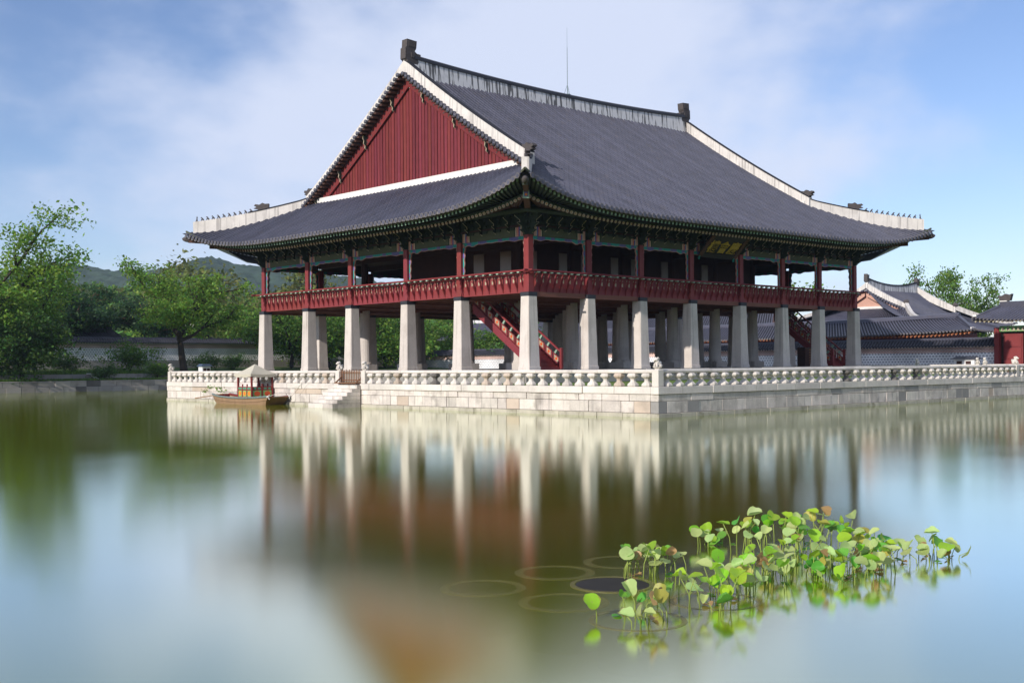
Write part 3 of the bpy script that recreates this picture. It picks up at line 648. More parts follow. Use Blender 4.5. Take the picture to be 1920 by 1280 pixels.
for kk in 'SWNE':
    B, T, Ln, ext = roof_grid(kk)
    bed = B.build('roof', 'tile_bed', PV, smooth=True)
    n_ = round((Ln+8.5)/TILE); J = MB(); fine = kk in 'SW'
    rows = []
    for q in range(n_+1):
        s = -4.25+(Ln+8.5)*q/n_; r = rdist(s, Ln); o0 = OM+flare(r)+.05; o1 = ext(s)+(.12 if kk in 'SN' else .05)
        if o0-o1 < .15: continue
        R = MB() if fine else J
        sl_ = .40 if fine else 3; m_ = max(1, round((o0-o1)/sl_)); rings = []
        for i in range(m_):
            for e, rad in ((0, .105), (1, .088)):
                o = o0+(o1-o0)*(i+e)/m_; z = zroof(s, o, Ln); j1 = random.uniform(-.006, .006) if e == 0 else j1
                rings.append([T(s+j1+rad*math.cos(a), o, z-.012+rad*1.3*math.sin(a)) for a in (0, .7, 1.57, 2.44, 3.14159)])
        R.k = 0; R.rings(rings, cap=False, closed=False)
        z = zroof(s, o0, Ln)
        R.k = 1; R.slab([(s+.16*math.cos(t*.785), z-.01+.16*math.sin(t*.785)) for t in range(8)], lambda u_, v_, w_: T(u_, o0+.02+w_-.1*(v_-z), v_), .035)
        R.k = 0; R.slab([(s+.10*math.cos(t*.785), z-.01+.10*math.sin(t*.785)) for t in range(8)], lambda u_, v_, w_: T(u_, o0+.042+w_-.1*(v_-z), v_), .012)
        R.k = 1; R.slab([(s+.10, z+.0), (s+.31, z+.0), (s+.30, z-.11), (s+.205, z-.15), (s+.11, z-.11)], lambda u_, v_, w_: T(u_, o0-.015+w_-.1*(v_-z), v_), .03) if q < n_ else None
        if fine: rows.append(R.build('tile_row', ['roof_tile', 'tile_end'], bed, origin=T(s, o0, z)))
    if not fine: stuff(J.build('tile_rows', ['roof_tile', 'tile_end'], bed))

# gables
def zf(y): yy = min(y, LY-y); return prof_(yy+3.8)
VT = MB().tube([(-.45, 0, 0), (.0, 0, 0)], .12, 10); VT.k = 1; VT.tube([(-.47, 0, -.01), (-.45, 0, -.01)],   .15, 10); VT.k = 0; VT.tube([(-.48, 0, -.01), (-.469, 0, -.01)], .12, 8)
VTM = VT.mesh('verge_tile', ['roof_tile', 'tile_end'], True)
for gx, sg, fine in ((2.2, 1, True), (LX-2.2, -1, False)):
    def G(u, y, z): return (gx+sg*u, y, z)            # u inward
    GW = MB().slab([(2.9, 14.1), (LY-2.9, 14.1), (CY, zf(CY)-.3)], lambda u_, v_, w_: G(.62+w_, u_, v_), .06).build('gable_wall', 'dark_wood', PV)
    st = .33
    n_ = int((LY-6.2)/st); st = (LY-6.2)/n_
    if fine:
        for q in range(n_):
            a, b = 3.1+q*st, 3.1+(q+1)*st
            ztop = lambda yy: zf(yy)-.55
            if max(ztop(a), ztop(b)) < 14.5: continue
            pol = [(a+.03, 14.45), (b-.03, 14.45), (b-.03, max(14.47, ztop(b))), (a+.03, max(14.47, ztop(a)))]
            pr = random.uniform(-.012, .012)
            MB().slab(pol, lambda u_, v_, w_: G(.56+pr+w_, u_, v_), .05).build('plank', 'plank_red', GW, origin=G(.56, a, 14.25))
    for sd in (0, 1):
        my = (lambda y_: y_) if sd == 0 else (lambda y_: LY-y_)
        yy = list(np.linspace(2.3, CY, 26)); R = []
        for y_ in yy:
            z = zf(y_); R.append([G(.36, my(y_), z-.82), G(.46, my(y_), z-.82), G(.46, my(y_), z-.02), G(.36, my(y_), z-.02)])
        B = MB().rings(R); B.k = 1
        for q in range(22):
            for dz in (.28, .58):
                y_ = 2.9+q*.51; z = zf(y_)-dz-.06*(q % 2); B.ball(G(.355, my(y_), z), (.02, .055, .055), 6, 4)
        B.build('barge_board', ['plank_red', 'clay_figure'], PV)
        # verge tiles with their little rafters
        L_ = 0; y_ = 2.25
        while y_ < CY-.05:
            if fine or sd == 0: put('verge_tile', VTM, PV, G(.10, my(y_), zf(y_)+.10), (0, 0, 0 if sg > 0 else math.pi))
            if fine: MB().bar(G(-.26, my(y_), zf(y_)-.14), G(.36, my(y_), zf(y_)-.10), .2, .14).build('verge_rafter', 'rafter_brown', PV, origin=G(0, my(y_), zf(y_)))
            y_ += .335
        R = [[G(-.25, my(q), zf(q)-.05), G(.9, my(q), zf(q)-.05), G(.9, my(q), zf(q)+.03), G(-.25, my(q), zf(q)+.03)] for q in yy]
        MB().rings(R).build('verge_board', 'dark_wood', PV)
        if fine:
            for y_ in (3.3, 6.3, 9.4, 12.6):
                z = zf(y_)-.35
                pol = [(0, .25), (.26, .25), (.30, .05), (.20, -.1), (.24, -.3), (.10, -.45), (.12, -.62), (0, -.7)]
                B = MB().slab(pol, lambda u_, v_, w_: G(.36-u_, my(y_)+w_, z+v_), .12); B.k = 1
                B.tube([G(.35-u_, my(y_), z+v_) for u_, v_ in pol[1:]], .03, 4); B.build('gable_bracket', ['dark_green', 'cream_paint'], PV)
        # descending ridge
        R = []; R2 = []
        for y_ in np.linspace(2.15, CY+.05 if sd == 0 else CY-.0, 24):
            z = zf(y_)-.03; h = .86+.10*(y_/CY); R.append([G(-.02, my(y_), z), G(.44, my(y_), z), G(.41, my(y_), z+h), G(.01, my(y_), z+h)])
            R2.append([G(.04, my(y_), z+h+.003), G(.48, my(y_), z+h+.003), G(.42, my(y_), z+h+.07), G(.26, my(y_), z+h+.1), G(.10, my(y_), z+h+.07)])
        dr = MB().rings(R).build('descending_ridge', 'plaster', PV); MB().rings(R2).build('ridge_cap', 'tile_bed', dr)
        z = zf(2.15)+.86; B = MB()
        yb = my(2.45); sy = -1 if sd == 0 else 1
        B.slab([(-.35, 0), (.25, 0), (.3, .12), (.55, .16), (.38, .25), (.58, .34), (.5, .48), (.2, .45), (.0, .6), (-.2, .5), (-.4, .55)], lambda u_, v_, w_: G(.21+w_, yb+sy*u_, z+v_), .34)
        B.build('ridge_beast', 'clay_figure', PV)
    MB().box(min(gx+sg*.22, gx+sg*.52), max(gx+sg*.22, gx+sg*.52), 2.5, LY-2.5, 14.02, 14.74).build('gable_sill', 'white_plaster', PV)
# main ridge
R = []; R2 = []
for x in np.linspace(2.85, LX-2.85, 40):
    t = abs(x-CX)/(CX-2.85); z1 = 22.52+.42*t*t
    R.append([(x, CY-.34, 21.55), (x, CY+.34, 21.55), (x, CY+.26, z1), (x, CY-.26, z1)])
    R2.append([(x, CY-.33, z1+.003), (x, CY+.33, z1+.003), (x, CY+.33, z1+.2), (x, CY+.12, z1+.33), (x, CY-.12, z1+.33), (x, CY-.33, z1+.2)])
mr_ = MB().rings(R).build('main_ridge', 'ridge_plaster', PV); MB().rings(R2).build('ridge_cap', 'wall_tile', mr_)
for gx, sg in ((2.3, 1), (LX-2.3, -1)):
    pol = [(.0, 21.9), (.75, 22.4), (.95, 22.75), (.85, 23.0), (1.12, 23.05), (1.12, 23.3), (.80, 23.32), (.62, 23.45), (.72, 23.6), (.75, 23.68), (.80, 24.15), (-.02, 24.2), (-.05, 23.7), (-.16, 23.6), (-.18, 22.9), (-.02, 22.8)]
    B = MB().slab(pol, lambda u_, v_, w_: (gx+sg*u_, CY+w_, v_), .56); B.k = 0
    B.box(min(gx+sg*.1, gx+sg*.66), max(gx+sg*.1, gx+sg*.66), CY-.31, CY+.31, 23.72, 24.08); B.box(min(gx+sg*.3, gx+sg*.6), max(gx+sg*.3, gx+sg*.6), CY-.33, CY+.33, 23.0, 23.35)
    B.build('ridge_finial', 'clay_figure', PV)
    B = MB().slab([(-.45, 21.6), (-.02, 22.75), (.4, 22.5), (.4, 21.3), (-.4, 21.0)], lambda u_, v_, w_: (gx+sg*(u_*.2+.45), CY+w_*1.0, v_), .5); B.build('gable_peak', 'plaster', PV)
# hip ridges with their rows of figures
def figure(parent, x, y, z, ang, s, kind):
    B = MB(); ca, sa = math.cos(ang), math.sin(ang)
    def T_(px, py, pz): return (x+s*(px*ca-py*sa), y+s*(px*sa+py*ca), z+s*pz)
    def add(c, r):
        k0 = len(B.v); B.ball((0,0,0), r, 6, 4); B.v[k0:] = [T_(c[0]+p[0], c[1]+p[1], c[2]+p[2]) for p in B.v[k0:]]
    if kind == 0: add((0, 0, .2), (.10, .12, .22)); add((-.02, 0, .48), (.09, .09, .1)); add((-.02, 0, .60), (.05, .05, .1)); add((.1, 0, .06), (.12, .1, .06))
    else:
        add((-.10, 0, .2), (.10, .09, .12)); add((.0, 0, .30), (.09, .08, .13)); add((.09, 0, .44), (.08, .07, .07)); add((.17, 0, .42), (.05, .04, .035))
        for q in (-1, 1): B.tube([T_(.06, .05*q, .3), T_(.16, .06*q, .0)], .035*s, 5); B.tube([T_(-.14, .06*q, .2), T_(-.2, .06*q, .0)], .04*s, 5)
    B.build('roof_figure', 'clay_figure', parent, origin=(x, y, z))
for cx_, cy_, dx, dy, figs in ((0, 0, -1, -1, True), (0, LY, -1, 1, True), (LX, 0, 1, -1, True), (LX, LY, 1, 1, False)):
    R = []; R2 = []; tops = []
    n_x, n_y = -dy*.7071, dx*.7071
    for t in np.linspace(-2.35, 3.78, 24):
        x, y = cx_+dx*t, cy_+dy*t; s_ = x if dx < 0 else LX-x
        zb = zroof(-t, t, 60) - .05; u = (t+2.35)/6.13; zt = 14.74-1.60*u+.16*(2*u-1)**2-.10
        zt = max(zt, zb+.55); w = .2
        R.append([(x+n_x*w, y+n_y*w, zb), (x-n_x*w, y-n_y*w, zb), (x-n_x*w, y-n_y*w, zt), (x+n_x*w, y+n_y*w, zt)])
        if t < 1.0: R2.append([(x+n_x*.24, y+n_y*.24, zt+.003), (x-n_x*.24, y-n_y*.24, zt+.003), (x-n_x*.2, y-n_y*.2, zt+.08), (x, y, zt+.13), (x+n_x*.2, y+n_y*.2, zt+.08)])
        tops.append((t, zt))
    hr = MB().rings(R).build('hip_ridge', 'plaster', PV); MB().rings(R2).build('ridge_cap', 'tile_bed', hr)
    MB().box(cx_+dx*3.9-.2, cx_+dx*3.9+.2, cy_+dy*3.9-.2, cy_+dy*3.9+.2, 12.05, 12.3).build('corner_tile', 'roof_tile', hr)
    ang = math.atan2(dy, dx)
    if figs:
        tt = [p[0] for p in tops]; zt_ = [p[1] for p in tops]
        for q in range(11):
            t = 3.62-q*.29; figure(hr, cx_+dx*t, cy_+dy*t, float(np.interp(t, tt, zt_))-.01, ang, .62, 0 if q == 0 else 1)
        t = .1; z = float(np.interp(t, tt, zt_))
        pol = [(-.45, 0), (.25, 0), (.4, .1), (.62, .14), (.42, .24), (.6, .34), (.5, .46), (.2, .42), (.0, .56), (-.2, .48), (-.45, .5)]
        B = MB().slab(pol, lambda u_, v_, w_: (cx_+dx*(t+u_*.75)+n_x*w_, cy_+dy*(t+u_*.75)+n_y*w_, z+v_), .3).build('ridge_beast', 'clay_figure', hr)
# lightning rod
B = MB().tube([(17.82, CY, 22.75), (17.82, CY, 26.4)], [.026, .02], 8).tube([(17.82, CY, 26.4), (17.82, CY, 27.95)], [.012, .008], 6)
for a in range(3): B.tube([(17.82+.3*math.cos(a*2.1), CY+.3*math.sin(a*2.1), 22.78), (17.82, CY, 23.6)], .015, 4)
B.lathe([(.25, 22.80), (.25, 22.86)], (17.82, CY, 0), 10); B.build('lightning_rod', 'metal_rod', PV)
# name board
sx0, sx1 = 15.5, 18.85; bo, bz, to, tz = .35, 9.62, 1.22, 10.52
SB = MB().rings([[(sx0, -bo, bz), (sx1, -bo, bz), (sx1, -bo+.08, bz+.04), (sx0, -bo+.08, bz+.04)], [(sx0, -to, tz), (sx1, -to, tz), (sx1, -to+.08, tz+.04), (sx0, -to+.08, tz+.04)]]).build('name_board', 'sign_black', PV)
dvec = Vector((0, -(to-bo), tz-bz)).normalized(); nrm = Vector((0, -(tz-bz), -(to-bo))).normalized(); sh = math.hypot(to-bo, tz-bz)
def SBp(u, v, w): return Vector((sx0+u, -bo, bz)) + dvec*v + nrm*w
for a in ((-.35, 0, -.25, sh+.2), (sx1-sx0, sx1-sx0+.35, -.25, sh+.2)): MB().slab([(a[0], a[2]), (a[1], a[2]), (a[1], a[3]), (a[0], a[3])], lambda u_, v_, w_: SBp(u_, v_, w_+.05), .07).build('board_frame', 'rafter_brown', SB)
for a in ((0, sx1-sx0, sh, sh+.28), (0, sx1-sx0, -.34, 0)): MB().slab([(a[0], a[2]), (a[1], a[2]), (a[1], a[3]), (a[0], a[3])], lambda u_, v_, w_: SBp(u_, v_, w_+.045), .07).build('board_frame', 'sign_black', SB)
for u in (-.18, sx1-sx0+.18): MB().tube([SBp(u, -.24, .05), SBp(u, -.42, .06), SBp(u+.06, -.5, .08), SBp(u+.12, -.42, .08)], .05, 6).build('frame_hook', 'turquoise', SB)
for i, ch in enumerate('樓會慶'):
    cu = bpy.data.curves.new('glyph', 'FONT'); cu.body = ch; cu.size = 1.04; cu.extrude = .02; cu.offset = .012; cu.align_x = 'CENTER'
    ob = bpy.data.objects.new('glyph', cu); C.objects.link(ob); bpy.context.view_layer.update()
    me = bpy.data.meshes.new_from_object(ob.evaluated_get(bpy.context.evaluated_depsgraph_get())); bpy.data.objects.remove(ob)
    for v_ in me.vertices: p = SBp(.56+i*1.10+v_.co.x, .17+v_.co.y, .03+v_.co.z); v_.co = p-WL[PV.name]
    me.materials.clear(); me.materials.append(MATS['gold_letter']); me.update()
    o_ = put('letter', me, SB, WL[PV.name])
# stairs under the floor
def stair(x0, z0, x1, z1, y0, y1):
    st = MB()
    for y in (y0, y1):
        MB().slab([(x0, z0-.55), (x0, z0+.05), (x1, z1+.12), (x1-.15, z1-.02), (x1+.5, z1-.02)], lambda u_, v_, w_: (y+w_, u_, v_), .09).build('stringer', 'red_wood', PV)
        MB().bar((y, x0, z0+1.0), (y, x1, z1+1.05), .09, .1).build('stair_rail', 'red_wood', PV)
        MB().box(y-.08, y+.08, x1-.18, x1-.02, z1-.02, z1+1.25).build('newel', 'red_wood', PV)
        n_ = 9
        for q in range(n_):
            u0, u1 = (q+.06)/n_, (q+.94)/n_
            f_ = lambda u, dz: (x0+(x1-x0)*u, z0+(z1-z0)*u+dz)
            B = MB(); 
            B.slab([f_(u0, .12), f_(u1, .14), f_(u1, .62), f_(u0, .60)], lambda u_, v_, w_: (y+w_, u_, v_), .05); B.k = 1
            B.slab([f_(u0+.02, .22), f_(u1-.02, .24), f_(u1-.02, .54), f_(u0+.02, .52)], lambda u_, v_, w_: (y+w_, u_, v_), .06); B.k = 2
            um = (u0+u1)/2; a_ = f_(um, .38); B.slab([(a_[0]-.13, a_[1]), (a_[0], a_[1]-.12), (a_[0]+.13, a_[1]), (a_[0], a_[1]+.12)], lambda u_, v_, w_: (y+w_, u_, v_), .07); B.k = 3
            a_ = f_(um, .80); B.slab([(a_[0]-.12, a_[1]+.1), (a_[0]+.05, a_[1]-.12), (a_[0]+.16, a_[1]-.04), (a_[0], a_[1]+.14)], lambda u_, v_, w_: (y+w_, u_, v_), .1)
            B.build('stair_panel', ['red_wood', 'panel_beige', 'vermilion', 'mint_paint'], PV)
    n_ = 18
    for q in range(n_):
        u = (q+.5)/n_; x = x0+(x1-x0)*u; z = z0+(z1-z0)*u
        MB().box(y0+.05, y1-.05, x-.2, x+.2, z-.05, z).build('tread', 'red_wood', PV); MB().box(y0+.05, y1-.05, x-.19, x-.16, z-.23, z-.052).build('riser', 'red_wood', PV)
stair(7.7, 6.2, 1.9, 2.1, 2.5, 4.4); stair(5.9, 6.2, .75, 2.1, 32.5, 34.1)
cab = thing('slatted_cabinet', 'dark brown slatted wooden cabinet under the right-hand stair', 'cabinet', (32, 3.7, ZB+.004))
B = MB().box(30.7, 32.3, 1.9, 2.6, ZB+.004, 3.5).build('body', 'dark_wood', cab)
for q in range(6): MB().box(31.2, 32.2, 1.86, 1.897, 2.25+q*.2, 2.37+q*.2).build('slat', 'brown_fence', cab)
# ------------------------------------------------------------------ moored pleasure boat
bt = thing('pleasure_boat', 'flat-bowed wooden boat with a beige canopy and orange painted panels, moored by the steps', 'boat', (-7.6, 17.7, 0))
by = [14.9, 15.6, 17.0, 18.6, 20.2, 21.0, 21.4]; bw = [.76, .83, .88, .88, .83, .74, .64]; bzb = [-.05, -.22, -.3, -.3, -.22, .0, .18]; bzt = [.52, .44, .40, .40, .46, .54, .60]; bxc = -7.6
Lf = []
for q in range(7):
    hw = bw[q]; Lf.append([(bxc-hw, by[q]-(.55 if q == 0 else 0), bzt[q]), (bxc-hw*.92, by[q]-(.25 if q == 0 else 0), (bzt[q]+bzb[q])/2), (bxc-hw*.78, by[q], bzb[q]), (bxc+hw*.78, by[q], bzb[q]), (bxc+hw*.92, by[q]-(.25 if q == 0 else 0), (bzt[q]+bzb[q])/2), (bxc+hw, by[q]-(.55 if q == 0 else 0), bzt[q])])
B = MB().rings(Lf, cap=False, closed=False); hull = B.build('hull', 'boat_wood', bt)
B = MB(); f0 = Lf[0]; B.add([(p[0], p[1]-.01, p[2]) for p in f0], [(0, 1, 2, 3, 4, 5)]); B.add([(p[0]*1, p[1]-.05, p[2]) for p in (f0[0], f0[5])] + [(f0[5][0], f0[5][1]-.05, f0[5][2]-.07), (f0[0][0], f0[0][1]-.05, f0[0][2]-.07)], [(0, 1, 2, 3)]); B.build('bow_board', 'boat_bow', bt)
B = MB(); B.add(Lf[-1], [(0, 1, 2, 3, 4, 5)]); B.build('stern_board', 'boat_red', bt)
MB().add([(bxc-bw[q]*.93*sg, by[q], .22) for sg in (1, -1) for q in range(7)], [(q, q+1, q+8, q+7) for q in range(6)]).build('deck', 'boat_red', bt)
for sg in (-1, 1):
    P_ = [(bxc+sg*(bw[q]+.02), by[q]-(.55 if q == 0 else 0), bzt[q]+.02) for q in range(7)]
    MB().tube(P_, .06, 6).build('gunwale', 'boat_trim', hull); MB().tube([(p[0]-sg*.1, p[1], p[2]-.03) for p in P_], .06, 6).build('inner_rail', 'boat_red', hull)
    for z in (.13,): MB().tube([(bxc+sg*(bw[q]*.945+.012), by[q]-(.35 if q == 0 else 0), (bzt[q]*.62+bzb[q]*.38)) for q in range(7)], .012, 4).build('plank_seam', 'boat_bow', hull)
cx0, cx1, cy0, cy1 = -8.32, -6.86, 16.3, 17.95
MB().box(cx0-.06, cx1+.06, cy0-.06, cy1+.06, .24, .46).build('cabin_sill', 'boat_red', bt)
for x, y in ((cx0, cy0), (cx1, cy0), (cx0, cy1), (cx1, cy1)): MB().box(x-.05, x+.05, y-.05, y+.05, .461, 1.92).build('canopy_post', 'boat_red', bt)
def panel_side(fn, n_, L_):
    for q in range(n_):
        s0 = L_*q/n_+.06; s1 = L_*(q+1)/n_-.06; B = MB()
        B.k = 0; B.slab([(s0-.05, .465), (s1+.05, .465), (s1+.05, 1.12), (s0-.05, 1.12)], lambda u, v_, w: fn(u, v_, w), .05)
        B.k = 1; B.slab([(s0+.02, .50), (s1-.02, .50), (s1-.02, .88), (s0+.02, .88)], lambda u, v_, w: fn(u, v_, w), .06)
        sc = (s0+s1)/2; rw = (s1-s0)*.36; B.k = 2; B.slab([(sc+rw*math.cos(t*.524), .69+.16*math.sin(t*.524)) for t in range(12)], lambda u, v_, w: fn(u, v_, w), .07)
        B.k = 3
        for e in (.25, .75): B.slab([(s0+(s1-s0)*e+.12*math.cos(t*1.047), 1.01+.055*math.sin(t*1.047)) for t in range(6)], lambda u, v_, w: fn(u, v_, w), .064)
        B.build('painted_panel', ['boat_red', 'leaf_paint', 'orange_paint' if n_ > 2 else 'vermilion', 'emerald_paint'], bt)
        MB().box(*[c for p in zip(*sorted([fn(s0-.09, 0, -.03), fn(s0-.02, 0, .03)])) for c in sorted(p)][:4], .465, 1.28).build('baluster', 'boat_red', bt) if q else None
panel_side(lambda u, v_, w: (cx0+w, cy0+u, v_), 3, cy1-cy0); panel_side(lambda u, v_, w: (cx0+u, cy0+w, v_), 2, cx1-cx0); panel_side(lambda u, v_, w: (cx1+w, cy0+u, v_), 3, cy1-cy0)
e = .16; a0, a1, b0, b1 = cx0-e, cx1+e, cy0-e, cy1+e; ax_, ay_ = (cx0+cx1)/2, (cy0+cy1)/2
B = MB(); cs = [(a0, b0), (a1, b0), (a1, b1), (a0, b1)]
def edge(p, q, n_=7): return [(p[0]+(q[0]-p[0])*i/n_, p[1]+(q[1]-p[1])*i/n_, 1.92-.05*math.sin(math.pi*i/n_)) for i in range(n_)]
ringb = [p for i in range(4) for p in edge(cs[i], cs[(i+1) % 4])]
mid = [(ax_+(p[0]-ax_)*.5, ay_+(p[1]-ay_)*.5, 1.92+.26) for p in ringb]; low = [(p[0], p[1], p[2]-.17+.03*math.sin(i*1.9)) for i, p in enumerate(ringb)]
B.rings([low, ringb, mid, [(ax_+(p[0]-ax_)*.02, ay_+(p[1]-ay_)*.02, 2.52) for p in ringb]], cap=False); B.build('canopy', 'canopy_cloth', bt)
MB().tube([(bxc-.2, 20.8, .62), (bxc-.9, 23.3, .30)], [.03, .045], 6).build('oar', 'boat_wood', bt)
for sg in (-1, 1):
    B = MB(); p = Vector((bxc+sg*.76, 14.35, .52))
    B.ball(p, (.09, .09, .07), 7, 5); B.tube([p, p+Vector((-.05*sg, -.12, -.16))], .025, 5); B.tube([p, p+Vector((.1, -.03, .12))], .025, 5); B.tube([p, Vector((X0-.1, 12.9 if sg > 0 else 12.3, 1.38))], .012, 4); B.build('mooring_rope', 'rope', bt)
# ------------------------------------------------------------------ small things on the terrace
lt_ = thing('lamp_house', 'little white house-shaped box with a blue-black roof behind the left balustrade', 'box', (-4.2, 30.1, 1.33))
MB().box(-4.5, -3.85, 29.8, 30.4, 1.33, 2.42).build('body', 'white_paint', lt_)
MB().add([(-4.62,29.68,2.42),(-3.73,29.68,2.42),(-3.73,30.52,2.42),(-4.62,30.52,2.42),(-4.45,29.85,2.60),(-3.9,29.85,2.60),(-3.9,30.35,2.60),(-4.45,30.35,2.60)], [(3,2,1,0),(4,5,6,7),(0,1,5,4),(1,2,6,5),(2,3,7,6),(3,0,4,7)]).build('roof', 'slate_blue', lt_)
for x in (-4.43, -4.14): MB().box(x, x+.22, 29.77, 29.798, 1.75, 2.28).build('window', 'dark_wood', lt_)
lt_ = thing('lamp_house', 'little white box with a black tiled roof beyond the terrace at far right', 'box', (50, -1.4, 1.36))
MB().box(49.5, 50.5, -2.3, -.5, 1.36, 2.52).build('body', 'white_paint', lt_)
MB().add([(49.3,-2.6,2.52),(50.7,-2.6,2.52),(50.7,-.2,2.52),(49.3,-.2,2.52),(49.8,-2.2,2.76),(50.2,-2.2,2.76),(50.2,-.6,2.76),(49.8,-.6,2.76)], [(3,2,1,0),(4,5,6,7),(0,1,5,4),(1,2,6,5),(2,3,7,6),(3,0,4,7)]).build('roof', 'cap_black', lt_)
for y in (-2.0, -1.2): MB().box(49.46, 49.498, y, y+.45, 2.1, 2.36).build('window', 'dark_wood', lt_)
# ------------------------------------------------------------------ compound walls and roofs behind
def slope(parent, name, A0, A1, B0, B1, pitch=.33, rad=.085, lift_=.0, seg=5, mats=('roof_tile', 'tile_end'), sag=.05, jig=.01, bed='tile_bed', named=None):
    A0, A1, B0, B1 = map(Vector, (A0, A1, B0, B1)); L_ = (A1-A0).length; n_ = max(2, round(L_/pitch)); J = MB(); BD = MB()
    def P(u, v): 
        p = (A0.lerp(A1, u)).lerp(B0.lerp(B1, u), v); e = abs(2*u-1)
        return p + Vector((0, 0, -sag*4*v*(1-v)*(A0-B0).length*.25 + lift_*e**4*(1-v)**2))
    v, f = grid(P, list(np.linspace(0, 1, 24)), list(np.linspace(0, 1, seg+1))); BD.add(v, f); bd = BD.build(name, bed, parent, smooth=True)
    along = (A1-A0).normalized()
    for q in range(n_+1):
        u = q/n_; rings = []
        if (P(u, 1)-P(u, 0)).length < .3: continue
        for k in range(seg):
            for e, r_ in ((0, rad), (1, rad*.88)):
                p = P(u, (k+e)/seg); rings.append([p+along*(r_*math.cos(a))+Vector((0, 0, r_*1.15*math.sin(a))) for a in (0, .8, 1.57, 2.34, 3.14159)])
        J.k = 0; J.rings(rings, cap=False, closed=False)
        p = P(u, 0); out = (P(u, 0)-P(u, .2)); out.z = 0; out.normalize()
        J.k = 1; J.tube([p-out*.01, p+out*.03], rad*1.15, 8)
    stuff(J.build('tile_rows', list(mats), bd)); return P
def cap_wall(label, ax, fixed, a0, a1, zs_, sfx, face, loc, ends=.45):
    """zs_: base, block bottom, pink bottom, plaster bottom, eave, ridge"""
    t = thing('compound_wall', label, 'wall', loc, 'walled compound around the pond'); w = .45
    def bx(B, a, b, d0, d1, z0, z1): return B.box(a, b, fixed+d0, fixed+d1, z0, z1) if ax == 0 else B.box(fixed+d0, fixed+d1, a, b, z0, z1)
    zb, z1, z2, z3, ze, zr = zs_
    bx(MB(), a0, a1, -w-.08, w+.08, zb-1, z1).build('footing', 'granite_bank', t)
    bx(MB(), a0, a1, -w, w, z1, z2).build('block_face', 'blocks_'+sfx, t)
    bx(MB(), a0, a1, -w+.01, w-.01, z2, z3).build('brick_band', 'pinkbrick_'+sfx, t)
    bx(MB(), a0, a1, -w-.03, w+.03, z3, ze+.08).build('plaster_band', 'white_plaster', t)
    for sg in (-1, 1):
        if ax == 0: slope(t, 'wall_cap', (a0, fixed+sg*(w+.38), ze), (a1, fixed+sg*(w+.38), ze), (a0, fixed+sg*.1, zr-.1), (a1, fixed+sg*.1, zr-.1), .32, .09, seg=2, mats=('wall_tile', 'wall_tile'))
        else: slope(t, 'wall_cap', (fixed+sg*(w+.38), a0, ze), (fixed+sg*(w+.38), a1, ze), (fixed+sg*.1, a0, zr-.1), (fixed+sg*.1, a1, zr-.1), .32, .09, seg=2, mats=('wall_tile', 'wall_tile'))
    bx(MB(), a0, a1, -.16, .16, zr-.2, zr+.06).build('cap_ridge', 'roof_tile', t)
    return t
cap_wall('long grey block wall with a pink brick band and dark tiled cap, left behind the trees', 0, 88, -60, 56.5, (2.3, 3.25, 4.78, 5.28, 5.42, 6.05), 'n', -1, (0, 88, 2.3))
cap_wall('sunlit and shadowed block wall with pink brick band behind the pavilion columns at right', 1, 57.5, -.6, 87, (1.36, 1.75, 3.12, 3.62, 3.72, 4.45), 'e', -1, (57.5, 30, 1.36))
# long gallery building behind the east wall
gb_ = thing('gallery_building', 'long low building with a dark tiled roof just behind the wall at right', 'building', (64, 30, 1.0))
MB().box(62, 66, 8, 66, 1.0, 4.75).build('wall', 'door_red', gb_)
slope(gb_, 'roof', (60.6, 66, 4.85), (60.6, 3.0, 4.95), (64.2, 64, 6.5), (64.2, 6.6, 6.55), .34, .095, lift_=.35, seg=6)
slope(gb_, 'roof', (60.6, 3.0, 5.2), (68, 3.0, 5.2), (64.1, 6.5, 6.5), (64.3, 6.5, 6.5), .34, .095, lift_=.15, seg=6)
slope(gb_, 'roof', (67.8, 66, 4.85), (67.8, 3.0, 4.95), (64.2, 64, 6.5), (64.2, 6.6, 6.55), .34, .095, lift_=.35, seg=3)
R = [];
for y in np.linspace(66, 6.2, 30): z = 6.5+.35*((abs(y-36)/30)**4); R.append([(63.98, y, z-.1), (64.42, y, z-.1), (64.4, y, z+.22), (64.2, y, z+.3), (64.0, y, z+.22)])
MB().rings(R).build('ridge', 'roof_tile', gb_)
for a, b in (((64.2, 6.4, 6.75), (61.2, 3.5, 5.42)), ((64.2, 6.4, 6.75), (67.2, 3.5, 5.42))):
    MB().bar(a, b, .3, .34).build('hip_ridge', 'roof_tile', gb_); p = Vector(b); MB().box(p.x-.2, p.x+.2, p.y-.22, p.y+.1, p.z-.12, p.z+.14).build('ridge_end', 'white_plaster', gb_)
for q in range(150):
    y = 3.6+q*.42
    if y > 64: break
    MB().tube([(60.68, y, 4.76+.3*max(0, 1-(y-3)/6)**2), (62.4, y, 5.3)], .085, 7).build('rafter', 'warm_rafter', gb_, origin=(61, y, 4.8))
